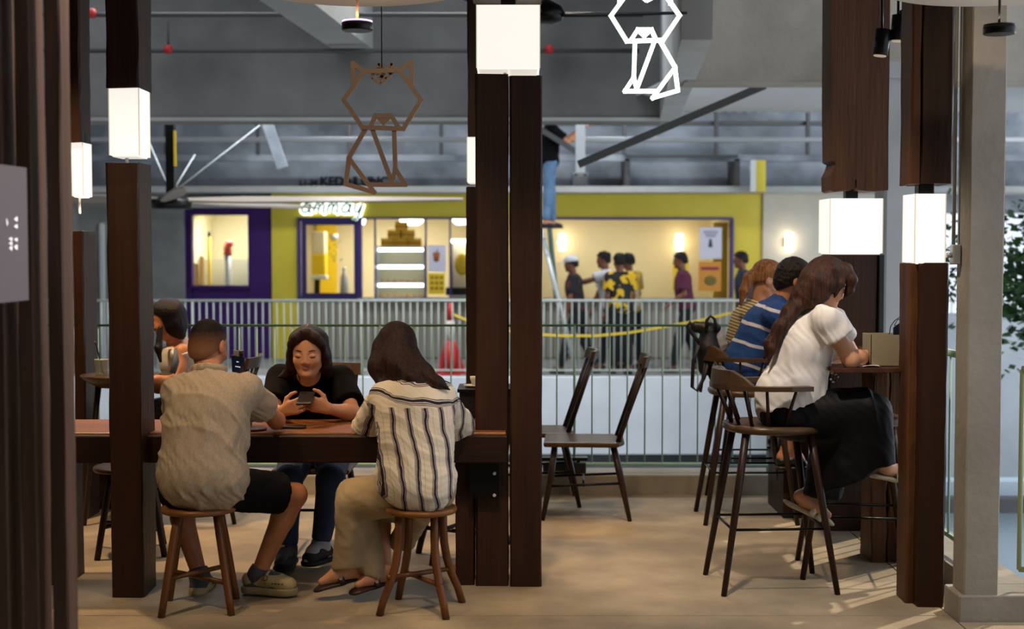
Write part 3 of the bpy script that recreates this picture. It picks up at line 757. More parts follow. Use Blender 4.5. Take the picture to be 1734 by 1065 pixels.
MB().box(xs(300) + .05, xs(460), SY + 1.2, SY + 1.25, zf, zp(440)).build('wall_dado', mat('pale_panel', 'bcb8a0', .7))['kind'] = 'structure'

# --------------------------------------------------------------- railings
def railing(name, lab, x0, x1, Y, z0, h, step, r, mt, mtt, mid=None, postevery=None, along='x', bottom=.08, top_r=.018):
    t = thing(name, lab, 'railing', ((x0, Y, z0) if along == 'x' else (Y, x0, z0)))
    P = (lambda a, z: (a - x0, 0, z)) if along == 'x' else (lambda a, z: (0, a - x0, z))
    MB().tube([P(x0, h), P(x1, h)], top_r, 8).build('top_rail', mtt, t, local=True)
    MB().tube([P(x0, bottom), P(x1, bottom)], .012, 8).build('bottom_rail', mt, t, local=True)
    g = None; n = int(round((x1 - x0) / step))
    for i in range(n + 1):
        a = x0 + (x1 - x0) * i / n
        if postevery and i % postevery == 0:
            MB().tube([P(a, 0), P(a, h)], r * 1.8, 8).build('post', mt, t, local=True); continue
        if g is None: g = MB().tube([(0, 0, bottom), (0, 0, h)], r, 6).build('baluster', mt, t, local=True); g.location = P(a, 0)
        else: c = g.copy(); COL.objects.link(c); c.location = P(a, 0)
    return t
railing('railing', 'pale green near railing on the concrete kerb behind the chairs', -3.4, 2.14, 9.25, .125, W(500, 551, 9.25).z - .125, .1155, .0052, m_rail, m_railt, postevery=11, bottom=.05, top_r=.0085)
railing('railing', 'white railing along the far shop corridor', -6.8, 7.2, 19.72, ZF, W(500, 509, 19.72).z - ZF,   .098, .009, m_railw, m_railw, postevery=24, bottom=.1)
railing('railing', 'green side railing running away behind the bar counter', 6.5, 9.15, 2.13, .115, .97, .12, .006, m_rail, m_rail, along='y')
railing('railing', 'pale yellow green railing at the right edge of the photo', 2.20, 4.6, 6.09, .112, W(1700, 626, 6.09).z - .112, .32, .011, mat('yellow_green_rail', '9fab7c', .45), mat('yellow_green_rail', '9fab7c', .45), bottom=.09)

# --------------------------------------------------------------- outdoors on the right
m_leaf = mat('leaf_dark', '1f3d22', .5, col2='3f6a2f', vs=5); m_bark = mat('bark', '4a3a2a', .8)
def tree(cx, cy, z0, z1, rad, n, lab, seed, trunk=True, lf=.11):
    rg = random.Random(seed); t = thing('tree', lab, 'tree', (cx, cy, -4.35)); mb = MB()
    cl = [(V((cx + rg.gauss(0, rad * .5), cy + rg.gauss(0, rad * .4), rg.uniform(z0, z1))), rg.uniform(.15, .4)) for _ in range(26)]
    for i in range(n):
        c, r = rg.choice(cl); q = c + V((rg.gauss(0, r), rg.gauss(0, r), rg.gauss(0, r)))
        d = V((rg.uniform(-1, 1), rg.uniform(-1, 1), rg.uniform(-.8, .3))).normalized() * lf * rg.uniform(.6, 1.3); s_ = d.cross(V((rg.uniform(-1, 1), rg.uniform(-1, 1), 1))).normalized() * lf * .35
        mb.add([q, q + d * .5 + s_, q + d, q + d * .5 - s_], [(0, 1, 2, 3)])
    o = mb.build('foliage', m_leaf, t); o['kind'] = 'stuff'
    mb = MB().tube([(cx, cy, -4.35), (cx + .05, cy, (z0 - 4.35) / 2), (cx, cy, z1 - .3)], [.12, .09, .03], 8)
    for c, r in cl[:12]: mb.tube([(cx, cy, c.z - .5), tuple(c)], [.03, .008], 5)
    mb.build('trunk', m_bark, t)
tree(5.4, 13.6, .7, 1.95, 1.0, 5200, 'leafy green tree against bright daylight at the right edge', 1, lf=.11)
tree(4.4, 12.4, -3.4, -2.2, .9, 1500, 'low green bush on the lower ground at the bottom right', 2, lf=.12)
struct('wall_outdoor', MB().box(4.4, 12, 18.0, 18.2, -4.35, .75), mat('grey_sheet', '80868a', .6, col2='8c9296', vs=2))
for k in range(24):
    pass
struct('wall_pale', MB().box(2.4, 12, 15.0, 15.3, -4.35, -.9), mat('pale_blue_wall', '93a4b0', .8, col2='a9b6be', vs=.8))
struct('trim_43', MB().box(2.4, 12, 14.8, 15.0, -1.2, -1.05), m_piped)
# ================================================================== TIMBER SCREEN AND POSTS
def fx(px, Y): return W(px, 418, Y).x
sl = thing('slatted_screen', 'tall screen of dark timber fins at the left edge', 'screen', (fx(50, 4.0), 4.0, 0))
for i, (p0, p1, dep) in enumerate(((-22, 6, .13), (29, 55, .125), (79, 107, .09), (-75, -48, .13))):
    timber('z', fx(p0, 4.0), fx(p1, 4.0), 4.0, 4.0 + dep, 0, 3.75, 26, .0025, .004, 20 + i).build('slat', m_slat, sl)
# lit wayfinding plate
a, b = W(-30, 272, 3.82), W(45, 512, 3.95)
sp = thing('sign_plate', 'grey metal sign plate with small lit cut-outs at the left edge', 'sign', (a.x, 3.9, W(0, 512, 3.9).z))
ax_, bx_ = W(-60, 270, 3.74), W(45, 284, 3.93); az0, bz0 = W(-60, 519, 3.74).z, W(45, 508, 3.93).z
MB().prism([(ax_.x, 3.74, az0), (bx_.x, 3.93, bz0), (bx_.x, 3.93, bx_.z), (ax_.x, 3.74, ax_.z)], (-.01, .03, 0)).build('plate', mat('grey_plate', '85797c', .5), sp)
def on_plate(px, py):
    # meet the plane of the plate
    dx = (px - 867) / FPX; n = V((-(3.93 - 3.74), bx_.x - ax_.x, 0)); p0 = V((bx_.x, 3.93, 0))
    q = W(px, py, 1.0); d = V((q.x, q.y, q.z - CAMZ)); c = V((0, 0, CAMZ)); tt = (p0 - c).dot(n) / d.dot(n); return c + d * tt
mk = mat('lit_cutout', 'f0e8e8', .5, emis=(1, .93, .93), es=1.0)
for tri in (((30, 367), (25, 371), (30, 375)), ((30, 380), (25, 383), (30, 387)), ((21, 402), (16, 404), (21, 408)), ((21, 409), (16, 412), (21, 415)), ((21, 416), (17, 420), (21, 424)), ((30, 403), (25, 405), (30, 409)), ((30, 414), (25, 418), (30, 423)), ((12, 370), (14, 378), (13, 382))):
    MB().prism([on_plate(*q) + V((.0, -.002, 0)) for q in tri], (0, -.003, 0)).build('lit_mark', mk, sp)

def pbox(px0, px1, Y, dep, z0, z1, axis='z', **kw): return timber(axis, fx(px0, Y), fx(px1, Y), Y, Y + dep, z0, z1, **kw)
def post(name, lab, px0, px1, Y, dep, z0, z1, m=None, seed=0, cap=True, seg=20, rough=.004):
    o = timber('z', fx(px0, Y), fx(px1, Y), Y, Y + dep, z0, z1, seg, rough, .008, seed).build(name, m or m_wd, origin=(fx(px0, Y), Y, z0))
    tag(o, lab, 'post'); return o
def lantern(px0, px1, py0, py1, Y, dep, lab, stem=None):
    a, b = W(px0, py0, Y), W(px1, py1, Y); cx = (a.x + b.x) / 2; cy = Y + dep / 2
    t = thing('lantern', lab, 'lamp', (cx, cy, b.z), group='glowing square lanterns between the timber posts')
    MB().box(a.x, b.x, Y, Y + dep, b.z, a.z, .004).build('lamp_shade', m_lamp, t)
    MB().box(cx - .035, cx + .035, cy - .035, cy + .035, a.z, a.z + (stem or .06), .004).build('hanger', m_blk, t)
    MB().box(a.x + .01, b.x - .01, Y + .01, Y + dep - .01, b.z - .006, b.z).build('diffuser', m_lampc, t)
    for x_ in (a.x, b.x):
        for y_ in (Y, Y + dep): MB().box(x_ - .0025, x_ + .0025, y_ - .0025, y_ + .0025, b.z, a.z).build('edge_strip', mat('lantern_edge', 'b9aa95', .6, emis=(1, .9, .78), es=.45), t)
    MB().tube([(cx - .015, cy, b.z), (cx - .015, cy, b.z - .1)], .008, 6).build('stem', m_pipe, t)
    lamp('POINT', 'lantern_light', (cx, cy, b.z - .1), 2.5, (1, .78, .52), shadow_soft_size=.06)
    return t
zt = lambda py, Y: W(867, py, Y).z
TOP = 3.75
# left front post
post('timber_post', 'square dark timber post left of the man in the beige shirt', 181, 236, 6.4, .24, 0, zt(276, 6.4), seed=1)
post('hanging_timber', 'hanging dark timber above the left front lantern', 183, 238, 6.4, .24, zt(148, 6.4), TOP, seed=2)
lantern(184, 236, 146, 263, 6.42, .19, 'tall lit lantern on the left post by the man in beige')
# left back
post('timber_post', 'short dark timber post beside the slatted screen behind the table', 122, 141, 8.25, .26, 0, zt(391, 8.25), seed=3)
post('hanging_timber', 'hanging dark timber beside the slatted screen', 118, 140, 8.25, .2, zt(241, 8.25), TOP, seed=4)
lantern(120, 141, 241, 332, 8.27, .17, 'small lit lantern beside the slatted screen')
# centre pair
post('timber_post', 'left half of the paired timber pillar in the centre', 805, 861, 6.62, .24, 0, zt(125, 6.62), seed=5, rough=.003)
post('timber_post', 'right half of the paired timber pillar in the centre', 863.5, 918, 6.61, .26, 0, zt(129, 6.62), seed=6, rough=.003)
lantern(807, 914, 8, 115, 6.66, .28, 'large bright lantern on top of the central paired pillar')
post('hanging_timber', 'hanging dark timber above the central lantern', 800, 918, 6.66, .26, zt(-8, 6.66), TOP, seed=7)
post('timber_post', 'dark timber post standing behind the central pillar', 789, 850, 8.25, .25, 0, zt(317, 8.25), seed=8)
post('hanging_timber', 'hanging dark timber behind the central pillar', 792, 850, 8.25, .25, zt(231, 8.25), TOP, seed=9)
lantern(791, 850, 232, 308, 8.27, .2, 'lantern mostly hidden behind the central pillar')
# right: broken hanging timber with a notch
Y = 7.9; X = lambda px: fx(px, Y); Z = lambda py: zt(py, Y)
zc = [(1404, -60), (1502, -60), (1502.5, 120), (1502, 220), (1503, 322), (1480, 324), (1463, 323), (1452, 322), (1450, 318), (1449, 304), (1447, 304), (1446, 317), (1440, 322), (1425, 323), (1411, 325), (1406, 322), (1405, 298), (1411, 286), (1414, 276), (1407, 272), (1405, 180)]
mb = MB().prism([(X(a), Y, Z(b)) for a, b in zc], (0, .24, 0))
o = mb.build('hanging_timber', m_wo, origin=(X(1404), Y, Z(325))); tag(o, 'hanging brown timber with a broken notched end above the bar', 'post')
lantern(1406, 1494, 336, 429, 7.9, .28, 'wide bright lantern above the bar beside the woman in white')
post('timber_post', 'dark brown timber post under the wide lantern at the bar', 1408, 1487, 7.92, .26, 0, zt(431, 7.92), seed=10)
a = W(1490, 431, 7.93); o = MB().box(a.x - .01, a.x + .02, 7.9, 8.1, 0.0, a.z, .003).build('steel_flange', mat('steel_flange', '34373b', .4, metal=.7), origin=(a.x, 7.9, .9)); tag(o, 'narrow dark steel flange on the right side of the bar post', 'bracket')
post('hanging_timber', 'hanging dark timber next to the concrete column', 1558, 1612, 6.3, .24, zt(311, 6.3), TOP, seed=11)
o = timber('z', fx(1541, 6.3), fx(1557.6, 6.3), 6.3, 6.5, zt(311, 6.3), TOP, 20, .004, .008, 31).build('hanging_timber', m_wo, origin=(fx(1541, 6.3), 6.3, zt(311, 6.3))); tag(o, 'narrow brown timber strip on the left of the hanging timber', 'post')
lantern(1550, 1600, 328, 445, 6.28, .19, 'tall lit lantern on the right post beside the concrete column')
post('timber_post', 'tall dark timber post beside the concrete column', 1562, 1608, 6.23, .22, 0, zt(446, 6.23), seed=12)
o = timber('z', fx(1541, 6.3), fx(1561.5, 6.3), 6.3, 6.46, 0, zt(446, 6.28), 20, .004, .006, 32).build('timber_post', m_wo, origin=(fx(1541, 6.3), 6.3, 0)); tag(o, 'reddish timber strip joined to the left of the right post', 'post')
# pier under the bar
post('timber_pier', 'split orange brown timber pier carrying the bar counter', 1481, 1508, 7.12, .22, 0, 1.02, m_wo, 13, rough=.007)
post('timber_pier', 'right board of the split orange timber pier under the bar', 1509.5, 1536, 7.13, .21, 0, 1.02, m_wo, 14, rough=.007)
# dark low timber blocks in the back row
o = timber('x', -3.4, fx(800, 8.6), 8.62, 8.75, 0, .2, 14, .003, .006, 15).build('low_timber_bench', m_wdx, origin=(-2.5, 8.6, 0))
bpy.data.objects.remove(o)
o = timber('x', fx(60, 8.3), fx(186, 8.3), 8.6, 8.8, 0, .48, 8, .003, .006, 16).build('timber_block', m_wdx, origin=(fx(100, 8.3), 8.6, 0)); tag(o, 'low dark timber block behind the chair at the left', 'block')
o = timber('x', fx(1395, 8.2), fx(1481, 8.2), 8.22, 8.42, 0, .27, 8, .003, .006, 17).build('timber_block', m_wdx, origin=(fx(1440, 8.2), 8.2, 0)); tag(o, 'low dark timber block under the bar behind the stools', 'block')
p = W(955, 796, 9.25); t = thing('floor_box', 'low black box with a slatted top on the kerb behind the chairs', 'box', (p.x, 9.22, .126))
MB().box(p.x - .14, p.x + .14, 9.14, 9.2, .126, .2, .006).build('box_body', m_blkp, t); MB().box(p.x - .15, p.x + .15, 9.13, 9.21, .215, .235, .004).build('box_lid', m_blk, t)
MB().box(p.x - .1, p.x - .08, 9.15, 9.19, .2, .215).box(p.x + .08, p.x + .1, 9.15, 9.19, .2, .215).build('lid_support', m_blk, t)

# ================================================================== COMMUNAL TABLE
TZ = .74
tb = thing('communal_table', 'long communal timber table where three people sit', 'table', (-1.2, 6.8, 0))
timber('x', -2.35, -.03, 6.54, 7.05, TZ - .045, TZ, 20, .0015, .005, 40).build('tabletop', m_tabx, tb)
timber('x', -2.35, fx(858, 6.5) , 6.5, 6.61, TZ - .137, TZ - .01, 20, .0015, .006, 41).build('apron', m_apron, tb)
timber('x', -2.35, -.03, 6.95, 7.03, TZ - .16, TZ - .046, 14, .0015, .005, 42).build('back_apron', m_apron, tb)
timber('z', fx(771, 6.7), fx(803, 6.7), 6.64, 6.86, 0.0, TZ - .046, 8, .002, .006, 43).build('leg', m_wd, tb)
timber('z', -2.3, -2.1, 6.64, 6.9, 0.0, TZ - .046, 8, .002, .006, 44).build('leg', m_wd, tb)
a, b = W(793, 788, 6.49), W(846, 850, 6.49)
pl = MB().box(a.x, b.x, 6.575, 6.61, b.z, a.z, .002).build('steel_plate', m_blk, tb); 
for px, py in ((837, 802), (837, 839), (804, 802), (804, 839)):
    q = W(px, py, 6.57); o = MB().add(*[[(q.x + .009 * math.cos(k * math.pi / 4), 6.575 - (0 if px > 820 else -.001), q.z + .009 * math.sin(k * math.pi / 4)) for k in range(8)] + [(q.x + .006 * math.cos(k * math.pi / 4), 6.565, q.z + .006 * math.sin(k * math.pi / 4)) for k in range(8)], [tuple(range(15, 7, -1))] + [(k, (k + 1) % 8, 8 + (k + 1) % 8, 8 + k) for k in range(8)]]).build('bolt', m_metw if px > 820 else m_blk, pl)
def onto(name, mb, m, parent=None, origin=None): return mb.build(name, m, parent, origin)
# things on the table
o = MB().box(-1.13, -.98, 6.66, 6.72, TZ + .001, TZ + .012, .003).build('phone', m_blkp, origin=(-1.05, 6.7, TZ)); tag(o, 'dark phone lying on the table between the beige shirt and the seated woman', 'phone')
o = MB().lathe((-.93, 6.62, TZ + .001), [(.05, 0), (.055, .006), (.05, .01)], 20).build('coaster', mat('maroon_coaster', '3a0d16', .5), origin=(-.93, 6.62, TZ))
o.location.x = W(432, 720, 6.62).x; tag(o, 'small dark red coaster by the elbow of the man in beige', 'coaster')
p = W(415, 712, 6.8); t = thing('paper_cup', 'pale cup standing behind the arm of the man in beige', 'cup', (p.x, 6.82, TZ + .001))
MB().lathe((p.x, 6.82, TZ + .001), [(.03, 0), (.042, .1), (.044, .105)], 18).build('cup_body', mat('cream_card', 'b9a382', .6), t); MB().lathe((p.x, 6.82, TZ + .106), [(.046, 0), (.044, .012), (.03, .014)], 18).build('cup_lid', m_metw, t)
p = W(797, 715, 6.75); mb = MB(); rg = random.Random(5)
for k in range(60):
    q = V((p.x + rg.gauss(0, .022), 6.72 + rg.gauss(0, .02), TZ + .002 + abs(rg.gauss(0, .018)))); mb.tube([q, q + V((rg.uniform(-.02, .02), rg.uniform(-.01, .01), rg.uniform(0, .02)))], [.004, .001], 4)
o = mb.build('yellow_flowers', mat('dry_yellow', '9a8a2a', .7), origin=(p.x, 6.72, TZ)); tag(o, 'small bunch of dry yellow flowers at the end of the table', 'flowers'); 
# ledge with a cup near the centre post
p = W(797, 665, 7.55)
t = thing('side_table', 'small black side table behind the central pillar', 'table', (p.x, 7.6, 0)); zz_ = W(0, 657, 7.55).z
MB().box(p.x - .07, p.x + .3, 7.5, 7.8, zz_ - .02, zz_, .004).build('tabletop', m_blk, t); MB().tube([(p.x + .1, 7.65, .02), (p.x + .1, 7.65, zz_ - .02)], .02, 8).build('leg', m_blk, t); MB().lathe((p.x + .1, 7.65, 0), [(.14, 0), (.14, .015), (.03, .02)], 18).build('base', m_blk, t)
MB().box(p.x - .06, p.x + .28, 7.53, 7.77, zz_ - .3, zz_ - .021, .004).build('cabinet', m_blkp, t)
q = W(796, 655, 7.58); t = thing('coffee_cup', 'small white cup on a saucer behind the central pillar', 'cup', (q.x + .01, 7.6, zz_ + .001))
MB().lathe((q.x + .012, 7.6, zz_ + .001), [(.025, 0), (.045, .008), (.047, .012)], 18).build('saucer', m_white, t); MB().lathe((q.x + .025, 7.6, zz_ + .013), [(.015, 0), (.025, .03), (.026, .045)], 16).build('cup_body', m_white, t)

# ================================================================== STOOLS AND CHAIRS
m_st = wood('stool_wood', '4f2f15', '7a4c24', 'z', rough=.38, bump=.15); m_std = wood('dark_chair', '21150e', '3a2619', 'z', rough=.38, bump=.15)
m_sts = wood('stool_seat', '6e4420', '93602f', 'x', rough=.35, bump=.12); m_stds = wood('dark_seat', '3c2a1a', '55402a', 'x', rough=.33, bump=.12)
def bent_leg(mb, top, foot, r0, r1, bend=0., sqr=True):
    t, f = V(top), V(foot); out = V((f.x - t.x, f.y - t.y, 0)); pts = []; rs = []
    for i in range(7):
        k = i / 6; p = t.lerp(f, k); p += out * (-bend) * math.sin(k * math.pi) * 1.2 + out * bend * (k ** 3) * .6
        if i == 6: p = f
        pts.append(p); rs.append(r0 + (r1 - r0) * abs(k - .4) * 1.6 if k < .4 else r0 * 1.0 + (r1 - r0) * (k - .4) * 1.6)
    mb.tube(pts, rs, 8); return mb
def stool(lab, loc, rz, mleg, mseat, bend, h=.46, r=.165, spread=.165, rail=True, ms=None):
    t = thing('stool', lab, 'stool', loc, rz)
    MB().lathe((0, 0, h - .032), [(r * .8, 0), (r * .97, .006), (r, .016), (r * .98, .028), (r * .9, .032), (r * .5, .028)], 40).build('seat', mseat, t, local=True)
    for a in (45, 135, 225, 315):
        c, s_ = math.cos(math.radians(a)), math.sin(math.radians(a))
        bent_leg(MB(), (c * r * .72, s_ * r * .72, h - .03), (c * spread * 1.28, s_ * spread * 1.28, .0), .0185, .0165, bend).build('leg', mleg, t, local=True)
    q = r * .9 + (spread * 1.28 - r * .72) * 0
    f = (r * .72 + (spread * 1.28 - r * .72) * .68 * (1 - bend * .4))
    for a in (45, 135):
        c, s_ = math.cos(math.radians(a)) * f, math.sin(math.radians(a)) * f; z = .15 + (.012 if a == 45 else -.012)
        MB().tube([(-c, -s_, z), (c, s_, z)], .011, 8).build('stretcher', mleg, t, local=True)
    return t
stool('brown wooden stool under the man in the beige shirt', (-1.385, 6.22, 0), .12, m_st, m_sts, .0)
stool('orange brown curved leg stool under the woman in the striped shirt', (-.40, 6.2, 0), -.2, m_st, m_sts, .3, r=.158)
stool('dark stool at the far side of the table by the central pillar', (W(768, 815, 7.3).x, 7.25, 0), .3, m_std, m_std, .1, r=.16)

def bar_stool(lab, loc, rz, back=True):
    """local +x is the way the sitter faces; seat .76 m high"""
    t = thing('bar_stool', lab, 'bar stool', loc, rz); h = .775; r = .225
    vs = []; n = 32
    prof = [(.80, 0), (.97, .008), (1.0, .02), (.985, .036), (.90, .042), (.5, .034), (.1, .032)]
    mb = MB()
    for k_, (f, z) in enumerate(prof):
        for k in range(n):
            a = 2 * math.pi * k / n; sx = r * (1.04 if math.cos(a) > 0 else 1.0); ex = .8
            x = math.copysign(abs(math.cos(a)) ** ex, math.cos(a)) * sx * f; y = math.copysign(abs(math.sin(a)) ** ex, math.sin(a)) * r * f
            vs.append((x, y, h - .042 + z))
    fs = [tuple(range(n - 1, -1, -1)), tuple(range((len(prof) - 1) * n, len(prof) * n))]
    mb.add(vs, fs)
    fs = []
    for i in range(len(prof) - 1):
        for k in range(n): j = (k + 1) % n; fs.append((i * n + k, i * n + j, i * n + n + j, i * n + n + k))
    for f in fs: mb.f.append(f); mb.mi.append(0); mb.sm.append(True)
    mb.build('seat', m_stds, t, local=True)
    F = {}
    for sx in (-1, 1):
        for sy in (-1, 1):
            top = V((sx * .15, sy * .14, h - .03)); ft = V((sx * .265, sy * .215, 0)); F[(sx, sy)] = (top, ft)
            MB().tube([top, top.lerp(ft, .35), ft], [.019, .0185, .0135], 10).build('leg', m_std, t, local=True)
    zr = .30; k = 1 - zr / (h - .03)
    c = {q: F[q][0].lerp(F[q][1], k) for q in F}
    for i, (p, q) in enumerate((((-1, -1), (1, -1)), ((-1, 1), (1, 1)), ((-1, -1), (-1, 1)), ((1, -1), (1, 1)))):
        MB().tube([c[p], c[q]], .0065, 8).build('foot_bar', m_blk, t, local=True)
    if back:
        za = .955; pts = []; 
        for i in range(21):
            a = math.pi * (.5 + i / 20); pts.append(V((-.03 + .235 * math.cos(a) * 1.0, .24 * math.sin(a), za)))
        pts = [V((.13, .225, za))] + [V((.03, .245, za))] + pts[0:] + [V((.03, -.245, za)), V((.13, -.225, za))]
        mb = MB(); vs = []
        for i, p in enumerate(pts):
            d = (pts[min(i + 1, len(pts) - 1)] - pts[max(i - 1, 0)]).normalized(); s_ = V((-d.y, d.x, 0))
            for (u, w) in ((-.026, -.012), (.026, -.012), (.026, .010), (-.026, .010)): vs.append(p + s_ * u + V((0, 0, w)))
        fs = [(3, 2, 1, 0), tuple((len(pts) - 1) * 4 + k for k in range(4))]
        for i in range(len(pts) - 1):
            for k in range(4): j = (k + 1) % 4; fs.append((i * 4 + k, i * 4 + j, i * 4 + 4 + j, i * 4 + 4 + k))
        mb.add(vs, fs).build('arm_rail', m_stds, t, local=True)
        mb = MB(); vs = []; pr = pts[5:20]; m_ = len(pr)
        for i, p in enumerate(pr):
            d = (pr[min(i + 1, m_ - 1)] - pr[max(i - 1, 0)]).normalized(); s_ = V((-d.y, d.x, 0)); hh = .062 * min(1, min(i, m_ - 1 - i) / 3.) ** .7 + .004
            for (u, w) in ((-.022, .010), (.024, .010), (.016, .010 + hh), (-.014, .010 + hh)): vs.append(p + s_ * u + V((0, 0, w)))
        fs = [(3, 2, 1, 0), tuple((m_ - 1) * 4 + k for k in range(4))]
        for i in range(m_ - 1):
            for k in range(4): j = (k + 1) % 4; fs.append((i * 4 + k, i * 4 + j, i * 4 + 4 + j, i * 4 + 4 + k))
        mb.add(vs, fs).build('crest', m_stds, t, local=True)
        for i in range(9):
            a = math.pi * (.42 + 1.16 * i / 8)
            top = V((-.03 + .235 * math.cos(a), .24 * math.sin(a), za)); 
            if i in (0, 8): top = V((.06, .24 if i == 0 else -.24, za))
            bot = V((-.02 + .175 * math.cos(a) * .95, .18 * math.sin(a), h - .006))
            MB().tube([bot, top], [.009, .007], 8).build('spindle', m_std, t, local=True)
    return t
bs = bar_stool('dark spindle backed bar stool under the woman in the white shirt', (W(1308, 740, 6.62).x, 6.66, 0), .06)
dup(bs, (W(1263, 660, 8.32).x, 8.3, 0), .0, 'dark bar stool with a black bag on its back under the man in blue stripes')
dup(bs, (W(1272, 640, 8.98).x, 8.86, 0), .0, 'furthest dark bar stool under the woman with a ponytail by the railing')
bar_stool('empty dark bar stool pushed under the far side of the bar counter', (W(1444, 730, 7.0).x, 6.93, 0), 3.0, False)

def spindle_chair(lab, loc, rz):
    """faces local +x"""
    t = thing('dining_chair', lab, 'chair', loc, rz); h = .46
    mb = MB().prism([(.235, -.2, h - .03), (.235, .2, h - .03), (-.2, .21, h - .03), (-.24, .1, h - .03), (-.24, -.1, h - .03), (-.2, -.21, h - .03)], (0, 0, .03))
    o = mb.build('seat', m_stds, t, local=True); bv = o.modifiers.new('b', 'BEVEL'); bv.width = .012; bv.segments = 3
    for sx, fxx in ((-1, -.27), (1, .24)):
        for sy in (-1, 1): MB().tube([(sx * .17, sy * .15, h - .02), (fxx * .8, sy * .175, .25), (fxx, sy * .2, 0)], [.017, .02, .0125], 10).build('leg', m_std, t, local=True)
    for sy in (-1, 1): MB().tube([(-.225, sy * .183, .22), (.2, sy * .183, .2)], .008, 8).build('stretcher', m_blk, t, local=True)
    MB().tube([(0, -.183, .205), (0, .183, .205)], .008, 8).build('stretcher', m_blk, t, local=True)
    vs = []; mb = MB()
    for i in range(9):
        y = -.2 + .4 * i / 8; x = -.345 - .035 * math.cos((i / 8 - .5) * math.pi); 
        for (u, w) in ((-.011, -.03), (.011, -.03), (.009, .035), (-.013, .035)): vs.append((x + u - w * .25, y, .925 + w))
    fs = [(3, 2, 1, 0), tuple(32 + k for k in range(4))]
    for i in range(8):
        for k in range(4): j = (k + 1) % 4; fs.append((i * 4 + k, i * 4 + j, i * 4 + 4 + j, i * 4 + 4 + k))
    mb.add(vs, fs).build('crest', m_stds, t, local=True)
    for i in range(6):
        q = -1 + 2 * i / 5; MB().tube([(-.19 - .02 * math.cos(q), q * .15, h - .005), (-.345 - .03 * math.cos(q * 1.4), q * .175, .9)], [.011, .008] if abs(q) < 1 else [.016, .012], 8).build('spindle', m_std, t, local=True)
    return t
sc = spindle_chair('empty dark spindle chair nearest to the central pillar facing left', (W(988, 742, 8.45).x, 8.42, 0), math.pi - .05)
dup(sc, (W(905, 742, 8.8).x, 8.84, 0), math.pi + .03, 'empty dark spindle chair half hidden behind the central pillar')
# chairs on the far side of the communal table
stool('dark stool tucked under the far left of the communal table', (W(214, 810, 7.3).x, 7.38, 0), .25, m_std, m_std, .0, r=.19, spread=.185)
dup(sc, (W(534, 800, 7.42).x, 7.46, 0), -math.pi / 2, 'dark chair under the woman in the black shirt')
# round table at the left with a drink
p = W(205, 640, 8.18)
t = thing('round_table', 'small round dark wooden table beside the left post', 'table', (p.x, 8.18, 0)); zq = W(0, 634, 8.18).z
MB().lathe((p.x, 8.18, zq - .07), [(.13, 0), (.19, .03), (.225, .062), (.228, .07), (.2, .071)], 40).build('tabletop', m_stds, t)
for a in range(4):
    c, s_ = math.cos(a * math.pi / 2 + .5), math.sin(a * math.pi / 2 + .5); MB().tube([(p.x + c * .13, 8.18 + s_ * .13, zq - .065), (p.x + c * .22, 8.18 + s_ * .22, 0)], [.018, .013], 8).build('leg', m_std, t)
q = W(172, 630, 8.1); t = thing('drink_cup', 'clear plastic drink cup with a dark straw on the round table', 'cup', (q.x, 8.1, zq + .002))
MB().lathe((q.x, 8.1, zq + .002), [(.03, 0), (.04, .09), (.041, .092)], 20).build('cup_body', mat('milky_plastic', 'b8bdae', .3, alpha=.75), t)
MB().tube([(q.x + .01, 8.1, zq + .01), (q.x - .025, 8.08, zq + .19), (q.x - .04, 8.08, zq + .2)], .004, 6).build('straw', m_blkp, t)

# ================================================================== BAR COUNTER
CZ = 1.05
a = W(1412, 627, 6.42); 
bc = thing('bar_counter', 'narrow dark timber bar counter on the right', 'counter', (1.6, 7.2, 0))
timber('x', 0, 0, 0, 0, 0, 0, 1) if False else None
MB().box(a.x, 1.775, 6.42, 8.9, CZ - .022, CZ, .004).build('counter_top', wood('counter', '3a1f12', '5a3420', 'y', rough=.35, bump=.1), bc)
MB().box(1.775, 2.02, 6.56, 7.88, CZ - .022, CZ, .004).build('counter_wing', wood('counter', '3a1f12', '5a3420', 'y', rough=.35, bump=.1), bc)
MB().box(a.x + .04, a.x + .055, 7.0, 7.9, CZ - .3, CZ - .022).build('support_plate', m_blk, bc)
MB().box(1.6, 1.75, 8.3, 8.8, 0, CZ - .022, .004).build('support_panel', m_wd, bc)
# box, cable and phone
p0, p1 = W(1475, 567, 6.5), W(1537, 567, 6.5); hz = p0.z - CZ - .001
t = thing('cardboard_box', 'open pale grey brown cardboard box on the bar counter', 'box', ((p0.x + p1.x) / 2, 6.6, CZ + .001)); m_card = mat('grey_card', '94896f', .75, col2='877c63', vs=3)
MB().box(p0.x, p1.x + .01, 6.5, 6.503, CZ + .001, p0.z).build('front_panel', m_card, t)
MB().box(p0.x, p0.x + .003, 6.5, 6.66, CZ + .001, p0.z).build('side_panel', m_card, t); MB().box(p1.x + .007, p1.x + .01, 6.5, 6.66, CZ + .001, p0.z).build('side_panel', m_card, t)
MB().box(p0.x, p1.x + .01, 6.657, 6.66, CZ + .001, p0.z).build('back_panel', m_card, t); MB().box(p0.x, p1.x + .01, 6.5, 6.66, CZ + .001, CZ + .004).build('bottom_panel', m_card, t)
q = W(1524, 562, 6.6); t = thing('phone_stand', 'dark blue phone leaning in the open box on the bar', 'phone', (q.x, 6.58, CZ + .004))
MB().prism([(q.x - .035, 6.58, CZ + .01), (q.x + .04, 6.58, CZ + .01), (q.x + .035, 6.6, q.z + .01), (q.x + .0, 6.6, q.z + .045), (q.x - .03, 6.6, q.z + .02)], (0, .01, 0)).build('phone_body', mat('navy_glass', '10162a', .15), t)
pts = [W(x, y, 6.62) for x, y in ((1506, 566), (1508, 553), (1515, 543), (1525, 536), (1538, 533), (1552, 536))]
